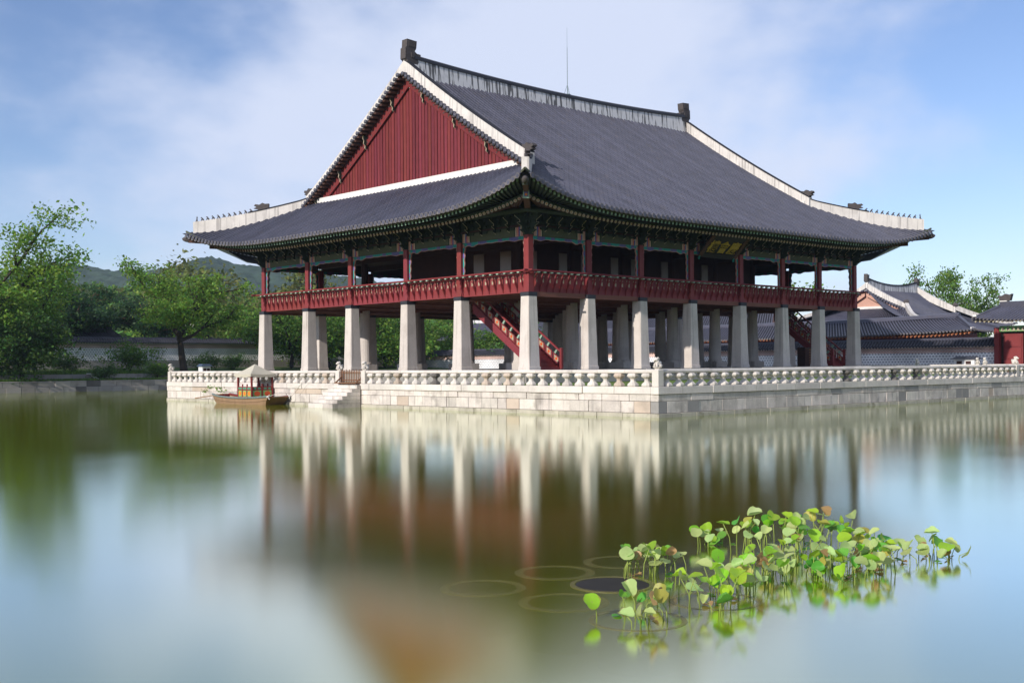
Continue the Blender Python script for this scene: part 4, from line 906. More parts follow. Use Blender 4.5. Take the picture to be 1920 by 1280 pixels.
# another long roof behind the gallery, seen between the columns
rh = thing('rear_hall', 'long tiled roof behind the low gallery, seen between the stone columns', 'building', (74, 52, 1.0))
MB().box(71.5, 78, 34, 92, 1.0, 6.0).build('wall', 'door_red', rh)
slope(rh, 'roof', (69.6, 94, 6.0), (69.6, 32, 6.0), (74.6, 92, 9.0), (74.6, 35, 9.0), .36, .1, lift_=.3, sag=.12, seg=6)
slope(rh, 'roof', (79.6, 94, 6.0), (79.6, 32, 6.0), (74.6, 92, 9.0), (74.6, 35, 9.0), .36, .1, lift_=.3, sag=.12, seg=3)
MB().slab([(70.6, 6.0), (78.6, 6.0), (74.6, 8.9)], lambda u, v_, w: (u, 34.6+w, v_), .1).build('gable_wall', 'brick_gable', rh)
MB().box(74.35, 74.85, 35, 92, 8.85, 9.45).build('ridge', 'ridge_plaster', rh)
# great hall further back
hl = thing('great_hall', 'hall with a large grey hip-and-gable roof, white ridges and brick gable beyond the right wall', 'building', (92, 29, 1.0))
MB().box(83, 101, 22, 36, 1, 7.2).build('wall', 'door_red', hl)
HXa, HXb, HYr, HZ = 86.0, 98.5, 29.0, 11.5
slope(hl, 'roof', (79.4, 18.6, 6.5), (105, 18.6, 6.5), (HXa-.2, HYr, HZ), (HXb+.2, HYr, HZ), .36, .1, lift_=.7, sag=.28, seg=12)
slope(hl, 'roof', (79.4, 39.4, 6.5), (79.4, 18.6, 6.5), (HXa+.2, 34.2, 9.0), (HXa+.2, 23.8, 9.0), .36, .1, lift_=.7, sag=.1, seg=8)
slope(hl, 'roof', (79.4, 39.4, 6.5), (105, 39.4, 6.5), (HXa-.2, HYr, HZ), (HXb+.2, HYr, HZ), .36, .1, lift_=.7, sag=.28, seg=4)
slope(hl, 'roof', (105, 39.4, 6.5), (105, 18.6, 6.5), (HXb-.2, 34.2, 9.0), (HXb-.2, 23.8, 9.0), .36, .1, lift_=.7, sag=.1, seg=4)
MB().slab([(24.0, 8.9), (34, 8.9), (HYr, HZ-.15)], lambda u, v_, w: (HXa+.15+w, u, v_), .1).build('gable_wall', 'brick_gable', hl)
MB().box(HXa-.05, HXa+.09, 24.1, 33.9, 8.9, 9.25).build('gable_sill', 'white_plaster', hl)
R = []; R2 = []
for x in np.linspace(HXa-.1, HXb+.1, 24):
    t = abs(x-(HXa+HXb)/2)/((HXb-HXa)/2); z1 = HZ+.55+.65*t*t; R.append([(x, HYr-.25, HZ-.3), (x, HYr+.25, HZ-.3), (x, HYr+.2, z1), (x, HYr-.2, z1)]); R2.append([(x, HYr-.26, z1+.003), (x, HYr+.26, z1+.003), (x, HYr+.15, z1+.2), (x, HYr-.15, z1+.2)])
a = MB().rings(R).build('main_ridge', 'ridge_plaster', hl); MB().rings(R2).build('ridge_cap', 'tile_bed', a)
for gx, s1, s2 in ((HXa, -1, 1), (HXb, 1, 1)):
    for sy in (-1, 1):
        R = []; R2 = []
        for q in np.linspace(0, 1, 14):
            y = HYr+sy*(.1+5.3*q); z = HZ-.35-2.55*q+.5*(q*q-q)*1.2; h = .75; R.append([(gx-.22, y, z), (gx+.22, y, z), (gx+.2, y, z+h+.3*(1-q)), (gx-.2, y, z+h+.3*(1-q))])
        d_ = MB().rings(R).build('descending_ridge', 'plaster', hl)
        if gx == HXa:
            for q in np.linspace(.04, .98, 15): y = HYr+sy*(.1+5.3*q); z = HZ-.35-2.55*q+.5*(q*q-q)*1.2; MB().tube([(gx-.75, y, z+.12), (gx-.2, y, z+.12)], .15, 8).build('verge_tile', 'roof_tile', hl, origin=(gx, y, z))
            R = [[(gx-.35, HYr+sy*(.1+5.3*q), HZ-.95-2.55*q+.6*(q*q-q)), (gx-.25, HYr+sy*(.1+5.3*q), HZ-.95-2.55*q+.6*(q*q-q)), (gx-.25, HYr+sy*(.1+5.3*q), HZ-.40-2.55*q+.6*(q*q-q)), (gx-.35, HYr+sy*(.1+5.3*q), HZ-.40-2.55*q+.6*(q*q-q))] for q in np.linspace(0, 1, 10)]
            MB().rings(R).build('barge_board', 'brick_gable', hl)
        MB().ball((gx, HYr+sy*5.3, 9.6), (.3, .4, .32), 7, 5).build('ridge_beast', 'clay_figure', hl)
        cx_, cy_ = (79.8 if gx == HXa else 104.6), (19.0 if sy < 0 else 39.0)
        P_ = [Vector((gx, HYr+sy*5.3, 9.25)).lerp(Vector((cx_, cy_, 7.35)), q) - Vector((0, 0, .35*math.sin(math.pi*q))) for q in np.linspace(0, 1, 8)]
        B = MB(); 
        for i in range(7): B.bar(P_[i], P_[i+1], .4, .62)
        B.build('hip_ridge', 'plaster', hl)
for gx in (HXa, HXb): MB().slab([(-.4, 0), (.4, 0), (.45, .4), (.2, .5), (.3, .9), (-.1, .8), (-.35, 1.0), (-.45, .5)], lambda u, v_, w: (gx+u*.7, HYr+w, 12.35+v_), .5).build('ridge_finial', 'clay_figure', hl)
# gate house at the right edge
gt = thing('gate_house', 'red wooden gate with panelled doors under a small tiled roof at the right edge', 'gate', (57.5, -6, 1.36))
for y in (-.85, -5.2, -9.6): MB().box(56.75, 57.25, y-.22, y+.22, 1.36, 5.3).build('post', 'door_red', gt)
MB().box(57.4, 57.5, -9.5, -.9, 1.36, 5.0).build('backing', 'dark_wood', gt)
for y in (-1.3, -3.3, -5.45, -7.5):
    d_ = MB().box(57.2, 57.38, y-1.72, y, 1.4, 4.75).build('door', 'door_red', gt)
    for z in (1.5, 2.55, 3.6): MB().box(57.14, 57.197, y-1.6, y-.12, z, z+.95).build('door_panel', 'door_red', d_)
MB().box(56.9, 57.1, -9.4, -1.08, 4.95, 5.45).build('lintel', 'leaf_paint', gt)
for q in range(18):
    y = -1.2-q*.46; MB().slab([(y, 5.0), (y-.4, 5.0), (y-.32, 5.25), (y-.2, 5.36), (y-.08, 5.25)], lambda u, v_, w: (56.87+w, u, v_), .04).build('painted_scallop', 'panel_beige', gt)
slope(gt, 'roof', (55.3, .65, 5.95), (55.3, -11, 5.75), (57.4, -.8, 7.25), (57.4, -11, 7.25), .34, .1, lift_=.25, seg=6)
slope(gt, 'roof', (59.6, .65, 5.95), (59.6, -11, 5.75), (57.4, -.8, 7.25), (57.4, -11, 7.25), .34, .1, lift_=.25, seg=3)
slope(gt, 'roof', (55.3, .65, 6.0), (59.6, .65, 6.0), (57.3, -.9, 7.0), (57.5, -.9, 7.0), .34, .1, seg=4)
MB().box(57.15, 57.65, -11, -1.0, 7.1, 7.62).build('ridge', 'roof_tile', gt)
MB().box(57.1, 57.7, -1.65, -1.0, 7.621, 7.7).build('ridge_end', 'white_plaster', gt)
MB().slab([(-.5, 0), (.35, 0), (.5, .2), (.55, .5), (.3, .42), (-.05, .62), (-.4, .5), (-.65, .6)], lambda u, v_, w: (57.4+w, -1.4+u, 7.7+v_), .4).build('ridge_finial', 'clay_figure', gt)
for a, b in (((57.3, -1.0, 7.2), (55.5, .45, 6.2)), ((57.5, -1.0, 7.2), (59.4, .45, 6.2))): MB().bar(a, b, .28, .34).build('hip_ridge', 'roof_tile', gt)
MB().box(55.3, 55.7, .3, .62, 6.3, 6.5).build('ridge_end', 'white_plaster', gt)
for q in range(28):
    y = .4-q*.4; MB().tube([(55.38, y, 5.84-.05*min(1, -y if y < 0 else 0)), (57, y, 6.3)], .08, 7).build('rafter', 'panel_beige', gt, origin=(56, y, 5.8))
# two small roofs peeping over the far left wall
rs = thing('small_hall', 'small grey tiled roof just visible over the left wall among pines', 'building', (16, 101, 2.4))
MB().box(12.5, 20, 99, 103.5, 2.4, 5.8).build('wall', 'dark_wood', rs)
slope(rs, 'roof', (11.5, 97.8, 5.9), (21, 97.8, 5.9), (12.5, 101, 7.6), (20, 101, 7.6), .36, .1, seg=4); MB().box(12.3, 20.2, 100.8, 101.2, 7.5, 7.95).build('ridge', 'roof_tile', rs)
rs = thing('small_hall', 'tiled gable with white and red end peeping over the left wall', 'building', (31, 101, 2.4))
MB().box(28.5, 33.5, 99.2, 104, 2.4, 5.8).build('wall', 'white_plaster', rs)
slope(rs, 'roof', (27.5, 104.5, 5.9), (27.5, 98.6, 5.9), (31, 104.5, 7.9), (31, 98.6, 7.9), .36, .1, seg=4); slope(rs, 'roof', (34.5, 104.5, 5.9), (34.5, 98.6, 5.9), (31, 104.5, 7.9), (31, 98.6, 7.9), .36, .1, seg=4)
MB().slab([(28.3, 5.8), (33.7, 5.8), (31, 7.6)], lambda u, v_, w: (u, 98.85+w, v_), .1).build('gable_wall', 'brick_gable', rs); MB().box(30.75, 31.25, 98.4, 104.6, 7.8, 8.3).build('ridge', 'white_plaster', rs)
# ------------------------------------------------------------------ vegetation
def leaf_quads(cent, size, r, flat=.35):
    """n rhombic leaves at cent, normals leaning up; returns V, F"""
    n_ = len(cent); nv = r.normal(size=(n_, 3)); nv[:, 2] = np.abs(nv[:, 2])+flat; nv /= np.linalg.norm(nv, axis=1)[:, None]
    a = np.cross(nv, r.normal(size=(n_, 3))); a /= np.linalg.norm(a, axis=1)[:, None]; b = np.cross(nv, a)
    s = size*r.uniform(.6, 1.3, (n_, 1)); V = np.stack([cent-a*s, cent-b*s*.55, cent+a*s, cent+b*s*.55], 1).reshape(-1, 3)
    return V, np.arange(4*n_).reshape(-1, 4)
def make_tree(seed, H, spread, trunk, rad, nleaf, lsize, lean=(0, 0), wood='bark', leaf='leaf_mid', limbs=6, subs=5, clump=1.0, flat=.6, low=.35, dome=1.0, fork=0.45):
    r = np.random.default_rng(seed); B = MB(); tips = []
    ft = Vector((lean[0]*trunk, lean[1]*trunk, trunk)); mid = Vector((lean[0]*trunk*.3+.15, lean[1]*trunk*.3, trunk*.5))
    B.tube([(0, 0, -.3), (0, 0, .15), mid, ft], [rad*1.5, rad*1.15, rad*.9, rad*.75], 9)
    for i in range(limbs):
        az = 2*math.pi*(i+r.uniform(-.3, .3))/limbs; el = r.uniform(low, 1.25); ln = math.hypot(spread*math.cos(el), (H-trunk)*dome*math.sin(el))*r.uniform(.75, .95)
        d = Vector((math.cos(az)*math.cos(el), math.sin(az)*math.cos(el), math.sin(el))); st = ft+Vector((0, 0, -r.uniform(0, trunk*.25)))
        P_ = [st]
        for k in range(1, 5): P_.append(st+d*(ln*k/4)+Vector((r.normal()*.2, r.normal()*.2, r.normal()*.15+.25*math.sin(k*.8)*(.6))))
        B.tube(P_, [rad*.55*(1-.2*k) for k in range(5)], 7); tips += [(P_[3], .9), (P_[4], 1)]
        for q in range(subs):
            k = r.integers(1, 5); a2 = az+r.uniform(-1.3, 1.3); e2 = r.uniform(-.1, 1.1); l2 = ln*r.uniform(.3, .55); d2 = Vector((math.cos(a2)*math.cos(e2), math.sin(a2)*math.cos(e2), math.sin(e2)))
            s_ = P_[k]; m_ = s_+d2*l2*.5+Vector((r.normal()*.15, r.normal()*.15, r.normal()*.1)); e_ = s_+d2*l2
            B.tube([s_, m_, e_], [rad*.30, rad*.2, rad*.08], 5); tips += [(m_, .7), (e_, 1)]
            for w in range(2): 
                t3 = e_+Vector((r.normal()*.8, r.normal()*.8, r.normal()*.45))*clump; B.tube([m_, t3], [rad*.1, rad*.04], 4); tips.append((t3, .9))
    n_t = len(tips); per = nleaf//n_t; CC = []
    for p, w in tips:
        for sub_ in range(3):
            c = np.array(p)+r.normal(size=3)*np.array((.75, .75, .5))*clump; k = max(3, int(per/3*w*r.uniform(.6, 1.4)))
            CC.append(c+r.normal(size=(k, 3))*np.array((.62, .62, .62*flat))*clump*r.uniform(.6, 1.2))
    cent = np.concatenate(CC); V, F = leaf_quads(cent, lsize, r)
    return B.mesh('trunk', wood, True), np_mesh('crown', V, F, leaf)
def place_tree(name, pr, loc, rot, sc, label, cat='tree', group=None, parts=('trunk', 'crown')):
    t = thing(name, label, cat, loc, group); t.rotation_euler = (0, 0, rot); t.scale = (sc,)*3 if not isinstance(sc, tuple) else sc
    for me, nm in zip(pr, parts):
        o = bpy.data.objects.new(nm, me); C.objects.link(o); o.parent = t
    return t
T_big = make_tree(3, 18.0, 8.0, 5.2, .42, 26000, .19, (.28, .0), leaf='leaf_bright', limbs=8, subs=6, clump=1.15, low=.0)
T_zel = make_tree(5, 12.6, 6.3, 4.3, .40, 17000, .17, (.10, .05), leaf='leaf_bright', limbs=8, subs=6, clump=.74, low=.2, flat=.38)
T_mid = make_tree(9, 11.5, 5.2, 2.6, .26, 11000, .23, (.05, 0), leaf='leaf_mid', limbs=7, subs=5, clump=1.0, low=-.15)
T_bri = make_tree(12, 10.5, 4.6, 2.2, .24, 11000, .21, (.0, .05), leaf='leaf_bright', limbs=7, subs=5, clump=.95, low=-.15)
T_drk = make_tree(15, 7.5, 4.2, 1.8, .2, 12000, .20, (.15, 0), leaf='leaf_dark', limbs=8, subs=5, clump=.9, low=-.3)
T_olv = make_tree(18, 17, 8.5, 3.5, .4, 11000, .45, (.0, 0), leaf='leaf_olive', limbs=9, subs=5, clump=1.7, low=-.1, flat=.9)
T_pin = make_tree(21, 10, 4.2, 5.0, .2, 9000, .20, (.06, 0), wood='pine_bark', leaf='leaf_pine', limbs=8, subs=5, clump=.85, flat=.3, low=-.1)
T_shr = make_tree(24, 2.3, 1.9, .25, .05, 3200, .12, (0, 0), leaf='leaf_mid', limbs=8, subs=4, clump=.42, low=.1, flat=.8)
T_shd = make_tree(27, 1.8, 1.6, .2, .05, 2600, .11, (0, 0), leaf='leaf_dark', limbs=8, subs=4, clump=.4, low=.1, flat=.8)
place_tree('broadleaf_tree', T_big, (-7.4, 75.0, 1.7), .35, 1.07, 'big bright green tree leaning in from the left edge, above the far bank')
place_tree('maple_tree', T_drk, (-2.2, 71.3, 1.1), 2.0, 1.02, 'dark shady tree with drooping branches below the big tree at left edge')
place_tree('zelkova_tree', T_zel, (16.6, 73.8, 1.75), 2.6, 1.0, 'spreading light green tree with slim dark trunk left of the pavilion')
GB = 'leafy trees behind the pavilion'
place_tree('broadleaf_tree', T_mid, (34.5, 80, 2.2), .4, 1.0, 'leafy tree behind the leftmost stone column of the pavilion', group=GB)
place_tree('broadleaf_tree', T_bri, (40.5, 80.5, 2.2), 1.4, 1.04, 'bright green tree seen between the second and third columns from the left', group=GB)
place_tree('broadleaf_tree', T_bri, (48.5, 79, 2.2), 3.4, .98, 'bright green tree seen between the third and fourth columns from the left', group=GB)
place_tree('broadleaf_tree', T_mid, (55, 84, 2.2), 2.2, .9, 'green tree seen between the fourth and fifth columns from the left', group=GB)
place_tree('broadleaf_tree', T_mid, (66, 80, 1.0), 4.2, .95, 'dense tree behind the sunlit wall, seen left of the red stair', group=GB)
place_tree('broadleaf_tree', T_drk, (63, 66, 1.0), 1.0, 1.0, 'dark bush over the wall top, seen behind the red stair', group=GB)
place_tree('olive_tree', T_olv, (60, 128, 2.6), .3, 1.05, 'tall rounded olive green tree seen through the leftmost upper bay')
place_tree('olive_tree', T_olv, (44, 120, 2.6), 2.1, .92, 'tall rounded dull green tree right of the spreading tree, left of the pavilion')
for i, (x, y, s, rz, lb) in enumerate(((12, 97, .95, .2, 'dark pine behind the long wall, nearest the big left tree'), (17.5, 104, 1.1, 2.2, 'tall dark pine with pinkish trunk above the small grey roof'), (22.5, 96, .92, 4.0, 'dark pine between the small grey roof and the spreading tree'))):
    place_tree('pine_tree', T_pin, (x, y, 2.4), rz, s, lb, group='pines behind the left wall')
place_tree('broadleaf_tree', T_bri, (26.5, 94, 2.4), .8, .85, 'yellowish green tree behind the wall, left of the spreading tree', group=GB)
place_tree('broadleaf_tree', T_bri, (38, 96, 2.4), 5.1, .9, 'bright tree behind the wall, just left of the leftmost column', group=GB)
place_tree('broadleaf_tree', T_mid, (3, 98, 2.4), 3.1, 1.0, 'mid green tree behind the wall, half hidden by the dark tree', group=GB)
T_far = make_tree(41, 16.5, 6.2, 3.0, .35, 30000, .26, (0, 0), leaf='leaf_mid', limbs=9, subs=6, clump=1.25, low=-.05)
place_tree('hall_tree', T_far, (122.0, 36.0, 1.0), .9, (.66, .66, 1.1), 'broad dark green tree rising behind the great hall roof at right')
place_tree('hall_tree', T_bri, (121, 70, 1.0), 1.9, 1.6, 'green treetop glimpsed through the right upper bays of the pavilion')
place_tree('edge_tree', T_bri, (75.0, -3.2, 1.0), 2.7, 1.0, 'bright treetop at the right edge above the gate roof')
for i, (x, y, z, pr, s, lb) in enumerate(((11, 75.5, 1.9, T_shr, 1.25, 'tall loose green shrub in front of the long wall, left of the terrace corner'), (6.2, 71.2, 1.15, T_shd, .8, 'small dark shrub on the lower bank near the water'),
        (.3, 76.5, 1.95, T_shr, 1.1, 'green shrub at the foot of the wall near the dark tree'), (12.2, 71.4, 1.2, T_shr, .75, 'low shrub on the lower bank beside the terrace corner'), (21.5, 78, 2.0, T_shd, 1.0, 'dark low shrub right of the spreading tree trunk'), (26.5, 80, 2.05, T_shd, .95, 'dark low shrub behind the boat canopy'), (5.0, 78.5, 2.0, T_shd, 1.0, 'dark shrub at the wall foot above the small water chute'))):
    place_tree('shrub', pr, (x, y, z), i*1.7, s, lb, 'shrub', 'shrubs on the far bank', parts=('stems', 'crown'))
ch = thing('water_chute', 'short pale concrete chute running down the far bank between shrubs', 'drain', (5.2, 71.0, 1.1))
MB().bar((5.0, 72.0, 1.76), (5.3, 70.4, 1.10), .12, .16).build('kerb', 'white_plaster', ch); MB().bar((4.7, 72.0, 1.78), (5.1, 72.0, 1.78), .5, .1).build('lip', 'white_plaster', ch)
# leafy creeper on the sunlit retaining wall
iv = thing('creeper', 'sprigs of green creeper on the pale wall left of the boat', 'plant', (X0, 25, .8)); r = np.random.default_rng(4)
for y_, z_, n_ in ((24.6, 1.0, 26), (23.3, 1.0, 22), (25.3, .72, 18), (23.0, .76, 16)):
    P_ = np.stack([np.full(n_, X0-.05)+r.normal(size=n_)*.02, y_+r.normal(size=n_)*.32, z_+r.normal(size=n_)*.06], 1); V, F = leaf_quads(P_, .085, r)
    o = np_mesh('sprig', V-np.array((X0, 25, .8)), F, 'leaf_bright'); put('sprig', o, iv, (X0, 25, .8))

# ---- wooded hills: axes turned to face the pond (u to the right, v away)
fu = np.array((.734, -.679)); fv = np.array((.679, .734)); c0 = np.array((-45.8, -48.1))
def hill(name, us, vs, hfun, amp, cell, seed, mt):
    r = np.random.default_rng(seed); U, Vv = np.meshgrid(us, vs); Z = hfun(U, Vv); du = us[1]-us[0]; dv = vs[1]-vs[0]; bump = np.zeros_like(Z)
    n_ = int((us[-1]-us[0])*(vs[-1]-vs[0])/(cell*cell)*1.9)
    for a, b, rr, hh in zip(r.uniform(us[0], us[-1], n_), r.uniform(vs[0], vs[-1], n_), cell*r.uniform(.5, 1.0, n_), amp*r.uniform(.5, 1.15, n_)):
        i0, i1 = max(0, int((a-rr-us[0])/du)), min(len(us), int((a+rr-us[0])/du)+2); j0, j1 = max(0, int((b-rr-vs[0])/dv)), min(len(vs), int((b+rr-vs[0])/dv)+2)
        s = bump[j0:j1, i0:i1]; d = ((U[j0:j1, i0:i1]-a)**2+(Vv[j0:j1, i0:i1]-b)**2)/rr**2; np.maximum(s, hh*np.sqrt(np.clip(1-d, 0, 1)), out=s)
    Z = Z+bump+r.normal(size=Z.shape)*.35; XY = c0+U[..., None]*fu+Vv[..., None]*fv; P_ = np.concatenate([XY, Z[..., None]], 2).reshape(-1, 3); w = len(us)
    J_, I_ = np.meshgrid(np.arange(len(vs)-1), np.arange(w-1), indexing='ij'); a = (J_*w+I_).ravel(); F = np.stack([a, a+1, a+w+1, a+w], 1)
    return struct(put(name, np_mesh(name, P_, F, mt)))
crest_u = [-681, -476, -394, -369, -335, -304, -271, -246, -226, -209, -189, -148, -107, -45, 16, 119]; crest_h = [60, 66, 70, 76, 81, 75, 74, 78, 85, 79, 77, 72, 66, 56, 44, 20]
def far_h(U, Vv):
    top = np.interp(U, crest_u, crest_h)-5; q = np.clip((Vv-560)/340, 0, 1); return 1.2+top*(q*q*(3-2*q))*np.where(Vv > 900, 1-np.clip((Vv-900)/260, 0, 1)**2*.8, 1)
hill('far_hill', np.arange(-760, 160, 2.6), np.arange(560, 1010, 3.2), far_h, 5.5, 7.0, 31, 'forest_far')
def mid_h(U, Vv): q = np.clip((Vv-190)/190, 0, 1); e = np.clip((U+330)/120, 0, 1)*np.clip((60-U)/110, 0, 1); return 1.1+(17+3*np.sin(U*.035)+2*np.sin(U*.011+1))*q*q*(3-2*q)*e*np.where(Vv > 380, 1-np.clip((Vv-380)/150, 0, 1), 1)
hill('wooded_slope', np.arange(-330, 70, 3.0), np.arange(190, 520, 4.0), mid_h, 1.0, 7, 33, 'forest_far')
r = np.random.default_rng(44); CC = []; MI = []
crowns = []
while len(crowns) < 620:
    v_ = r.uniform(195, 400); u_ = r.uniform(-.465, .046)*v_; crowns.append((u_, v_))
crowns.sort(key=lambda c: c[1])
for (u_, v_) in crowns:
    h = r.uniform(5.5, 9); w = r.uniform(2.6, 4.6); z = float(mid_h(np.array([u_]), np.array([v_]))[0]); xy = c0+u_*fu+v_*fv; k = int(240*min(1, 230/v_)+60)
    ph = r.uniform(0, 2*np.pi, k); th = np.arccos(r.uniform(-.35, 1, k)); rr = r.uniform(.72, 1.05, k)
    lob = 1+.22*np.sin(ph*r.integers(2, 5)+r.uniform(0, 6))*np.sin(th)+.14*np.sin(th*6+ph*2)
    CC.append(np.stack([xy[0]+w*rr*lob*np.sin(th)*np.cos(ph), xy[1]+w*rr*lob*np.sin(th)*np.sin(ph), z+h*.55+h*.45*rr*lob*np.cos(th)], 1)); MI.append(np.full(k, r.choice([0, 0, 0, 1, 2, 3])))
cent = np.concatenate(CC); V, F = leaf_quads(cent, .78, r, .5)
fo = put('wood', np_mesh('wood', V, F, ['leaf_mid', 'leaf_dark', 'leaf_olive', 'leaf_bright'], mi=np.concatenate(MI))); stuff(fo); tag(fo, 'far wood of mixed green treetops on the slope behind the left wall', 'forest')

# ------------------------------------------------------------------ lotus patch
def lotus_leaf_mesh(seed, fold):
    r = np.random.default_rng(seed); n_ = 16; V = [(0, 0, -.02)]; 
    for k, rad in ((0, .45), (1, .8), (2, 1.0)):
        for i in range(n_):
            a = 2*math.pi*i/n_; rr = rad*(1+.05*math.sin(3*a+seed)+.03*r.normal()*(k == 2)); x, y = rr*math.cos(a), rr*math.sin(a)
            z = fold*abs(x)**1.4*.9+.12*rad*math.sin(2*a+seed)*rad+.05*math.sin(5*a)*rad*(k == 2); V.append((x*(1-.22*fold), y, z))
    F = [(0, 1+i, 1+(i+1) % n_) for i in range(n_)]+[(1+k*n_+i, 1+(k+1)*n_+i, 1+(k+1)*n_+(i+1) % n_, 1+k*n_+(i+1) % n_) for k in range(2) for i in range(n_)]
    return V, F
LM = {}
for mt in ('lotus_green', 'lotus_pale', 'lotus_deep', 'lotus_yellow', 'lotus_brown'):
    for i, fd in enumerate((.15, .45, .8, 1.1)):
        v, f = lotus_leaf_mesh(i*7+3, fd if mt != 'lotus_brown' else fd+.5); B = MB(); B.add(v, f); LM[mt, i] = B.mesh('leaf', mt, True)
TUBR = .44
def tub(x, y, z, label):
    t = thing('planter_tub', label, 'tub', (x, y, z-.4), 'round planting tubs in the pond'); sunk = 'sunken' in label; rw = .085 if sunk else .04
    R = []
    for rr, zz_ in ((.36, -.42), (TUBR, 0), (TUBR-.035, 0), (.34, -.36)): R.append([(x+rr*math.cos(2*math.pi*i/32), y+rr*math.sin(2*math.pi*i/32), z+zz_) for i in range(32)])
    MB().rings(R, cap=False).build('wall', 'tub_rubber', t, smooth=False)
    MB().rings([[(x+(TUBR+.012)*math.cos(a*.19635), y+(TUBR+.012)*math.sin(a*.19635), z-.03) for a in range(32)], [(x+(TUBR+.012)*math.cos(a*.19635), y+(TUBR+.012)*math.sin(a*.19635), z+.008) for a in range(32)], [(x+(TUBR-rw)*math.cos(a*.19635), y+(TUBR-rw)*math.sin(a*.19635), z+.008) for a in range(32)]], cap=False).build('rim', 'sunken_algae' if sunk else 'tub_algae', t)
    MB().add([(x+.39*math.cos(i*.19635), y+.39*math.sin(i*.19635), min(z-.1, .0) if z < -.001 else .003) for i in range(32)], [tuple(range(32))]).build('mud', 'tub_mud', t)
for x, y, z, lb in ((-37.72, -38.83, -.004, 'sunken round tub left of all the others, only its rim showing'), (-37.65, -39.95, -.004, 'sunken round tub nearest the camera without leaves, rim showing'), (-36.55, -38.72, -.004, 'sunken round tub second from left in the back row of rims'),
        (-35.50, -38.78, -.006, 'faint sunken tub behind the lotus, right of the other empty rims'), (-36.62, -39.66, -.0005, 'black round tub just under the surface, left of the lotus'), (-37.74, -40.99, -.004, 'front round tub holding the nearest few lotus stalks'), (-36.55, -40.95, -.004, 'round tub below the middle front lotus leaves'),
        (-35.45, -39.45, -.025, 'round tub under the left rear lotus leaves'), (-35.2, -40.75, -.025, 'round tub under the central lotus leaves'), (-34.1, -39.9, -.03, 'round tub under the tallest lotus leaves'), (-34.2, -41.35, -.03, 'round tub under the right front lotus leaves')):
    tub(x, y, z, lb)
def lotus(x, y, n_, rad, hmin, hmax, label, dry=.10, seed=0, lsz=(.052, .098), pads=3):
    n_ = round(n_*1.45); hmin *= .62; hmax *= .82; dry *= .75; rad *= 1.08
    r = random.Random(seed); t = thing('lotus_plant', label, 'lotus', (x, y, 0), 'lotus patch')
    for i in range(n_):
        a = r.uniform(0, 6.28); d = rad*math.sqrt(r.random()); bx, by_ = x+d*math.cos(a), y+d*math.sin(a); h = r.uniform(hmin, hmax)
        tx, ty = bx+r.gauss(0, .07), by_+r.gauss(0, .07); s = r.uniform(*lsz); u = r.random()
        mt = 'lotus_brown' if u < dry*.6 else 'lotus_yellow' if u < dry else r.choices(('lotus_green', 'lotus_pale', 'lotus_deep'), (4, 5, 2))[0]
        B = MB().tube([(bx, by_, -.12), (bx*.75+tx*.25, by_*.75+ty*.25, h*.5), (tx, ty, h)], [.0062, .0052, .0045], 6); B.build('stem', 'lotus_stem', t, smooth=True, origin=(bx, by_, 0))
        til = r.uniform(.15, 1.1) if mt != 'lotus_brown' else r.uniform(.9, 1.7); dirn = r.gauss(-2.5, 1.25)
        q = Matrix.Rotation(dirn, 4, 'Z') @ Matrix.Rotation(til, 4, 'Y') @ Matrix.Rotation(r.uniform(0, 6.28), 4, 'Z')
        put('leaf', LM[mt, r.randrange(4)], t, (tx, ty, h), q.to_euler(), s*(.8 if mt == 'lotus_brown' else 1))
    for i in range(pads):
        a = r.uniform(0, 6.28); d = rad*r.uniform(.2, .9); s = r.uniform(.03, .06)
        put('floating_leaf', LM['lotus_deep' if r.random() < .6 else 'lotus_brown', 0], t, (x+d*math.cos(a), y+d*math.sin(a), .008), (r.gauss(0, .06), r.gauss(0, .06), a), s)
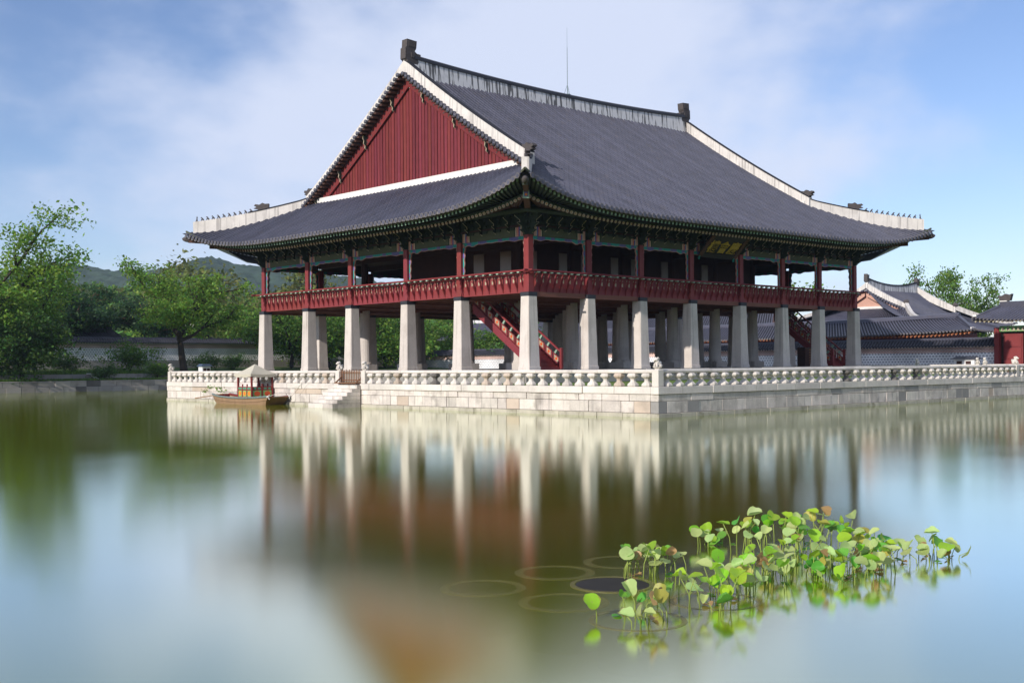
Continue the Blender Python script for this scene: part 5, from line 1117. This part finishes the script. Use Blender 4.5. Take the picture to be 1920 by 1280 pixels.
LOTUS = [(-37.70, -40.95, 9, .36, .14, .34, 'nearest lotus cluster, a few stalks and one dried leaf in the front tub', .14),
 (-36.10, -39.55, 8, .22, .24, .42, 'upright lotus cluster rising left of the patch behind the front tub', .04), (-35.55, -39.55, 9, .32, .20, .36, 'lotus cluster just right of the upright left group', .08),
 (-36.95, -41.02, 10, .34, .20, .44, 'lotus cluster right of the front tub with broad pale leaves', .06), (-36.25, -40.92, 12, .34, .18, .42, 'front middle lotus cluster with big bright leaves', .10),
 (-35.45, -40.72, 13, .36, .22, .42, 'central lotus cluster with some brown curled leaves', .22), (-33.62, -38.78, 9, .34, .08, .24, 'low lotus cluster at the back of the patch', .02),
 (-33.75, -39.65, 20, .46, .28, .56, 'tallest lotus cluster at the rear centre of the patch', .16), (-32.85, -39.75, 14, .42, .24, .50, 'rear lotus cluster right of the tallest one', .12),
 (-34.55, -40.45, 16, .42, .2, .42, 'dense lotus cluster in the heart of the patch', .18), (-34.65, -41.15, 14, .36, .10, .34, 'front right lotus cluster with yellowing edges', .22), (-33.9, -41.0, 18, .42, .12, .40, 'thick lotus cluster right of centre with reddish leaves', .24),
 (-33.25, -40.75, 16, .40, .16, .44, 'right lotus cluster with large upright leaves', .14), (-32.95, -41.20, 9, .34, .14, .38, 'right-hand lotus cluster with wide folded leaves', .12), (-32.62, -41.25, 5, .22, .14, .30, 'small lotus cluster farthest right on open water', .1)]
for i, (x, y, n_, rd, h0, h1, lb, dr) in enumerate(LOTUS): lotus(x, y, n_, rd, h0, h1, lb, dr, i+5)

# ------------------------------------------------------------------ air
hz = MB().box(-1540, 1540, -1540, 1540, -2.4, 104).build('haze', 'soil'); hz.data.materials.clear(); hm = bpy.data.materials.new('haze'); hm.use_nodes = True
n = hm.node_tree.nodes; n.remove(n['Principled BSDF']); pv = n.new('ShaderNodeVolumePrincipled'); pv.inputs['Color'].default_value = (.62, .78, 1, 1); pv.inputs['Density'].default_value = .00015; pv.inputs['Anisotropy'].default_value = .2
hm.node_tree.links.new(pv.outputs[0], n['Material Output'].inputs['Volume']); hz.data.materials.append(hm); stuff(hz); tag(hz, 'thin blue summer haze in the air', 'haze')
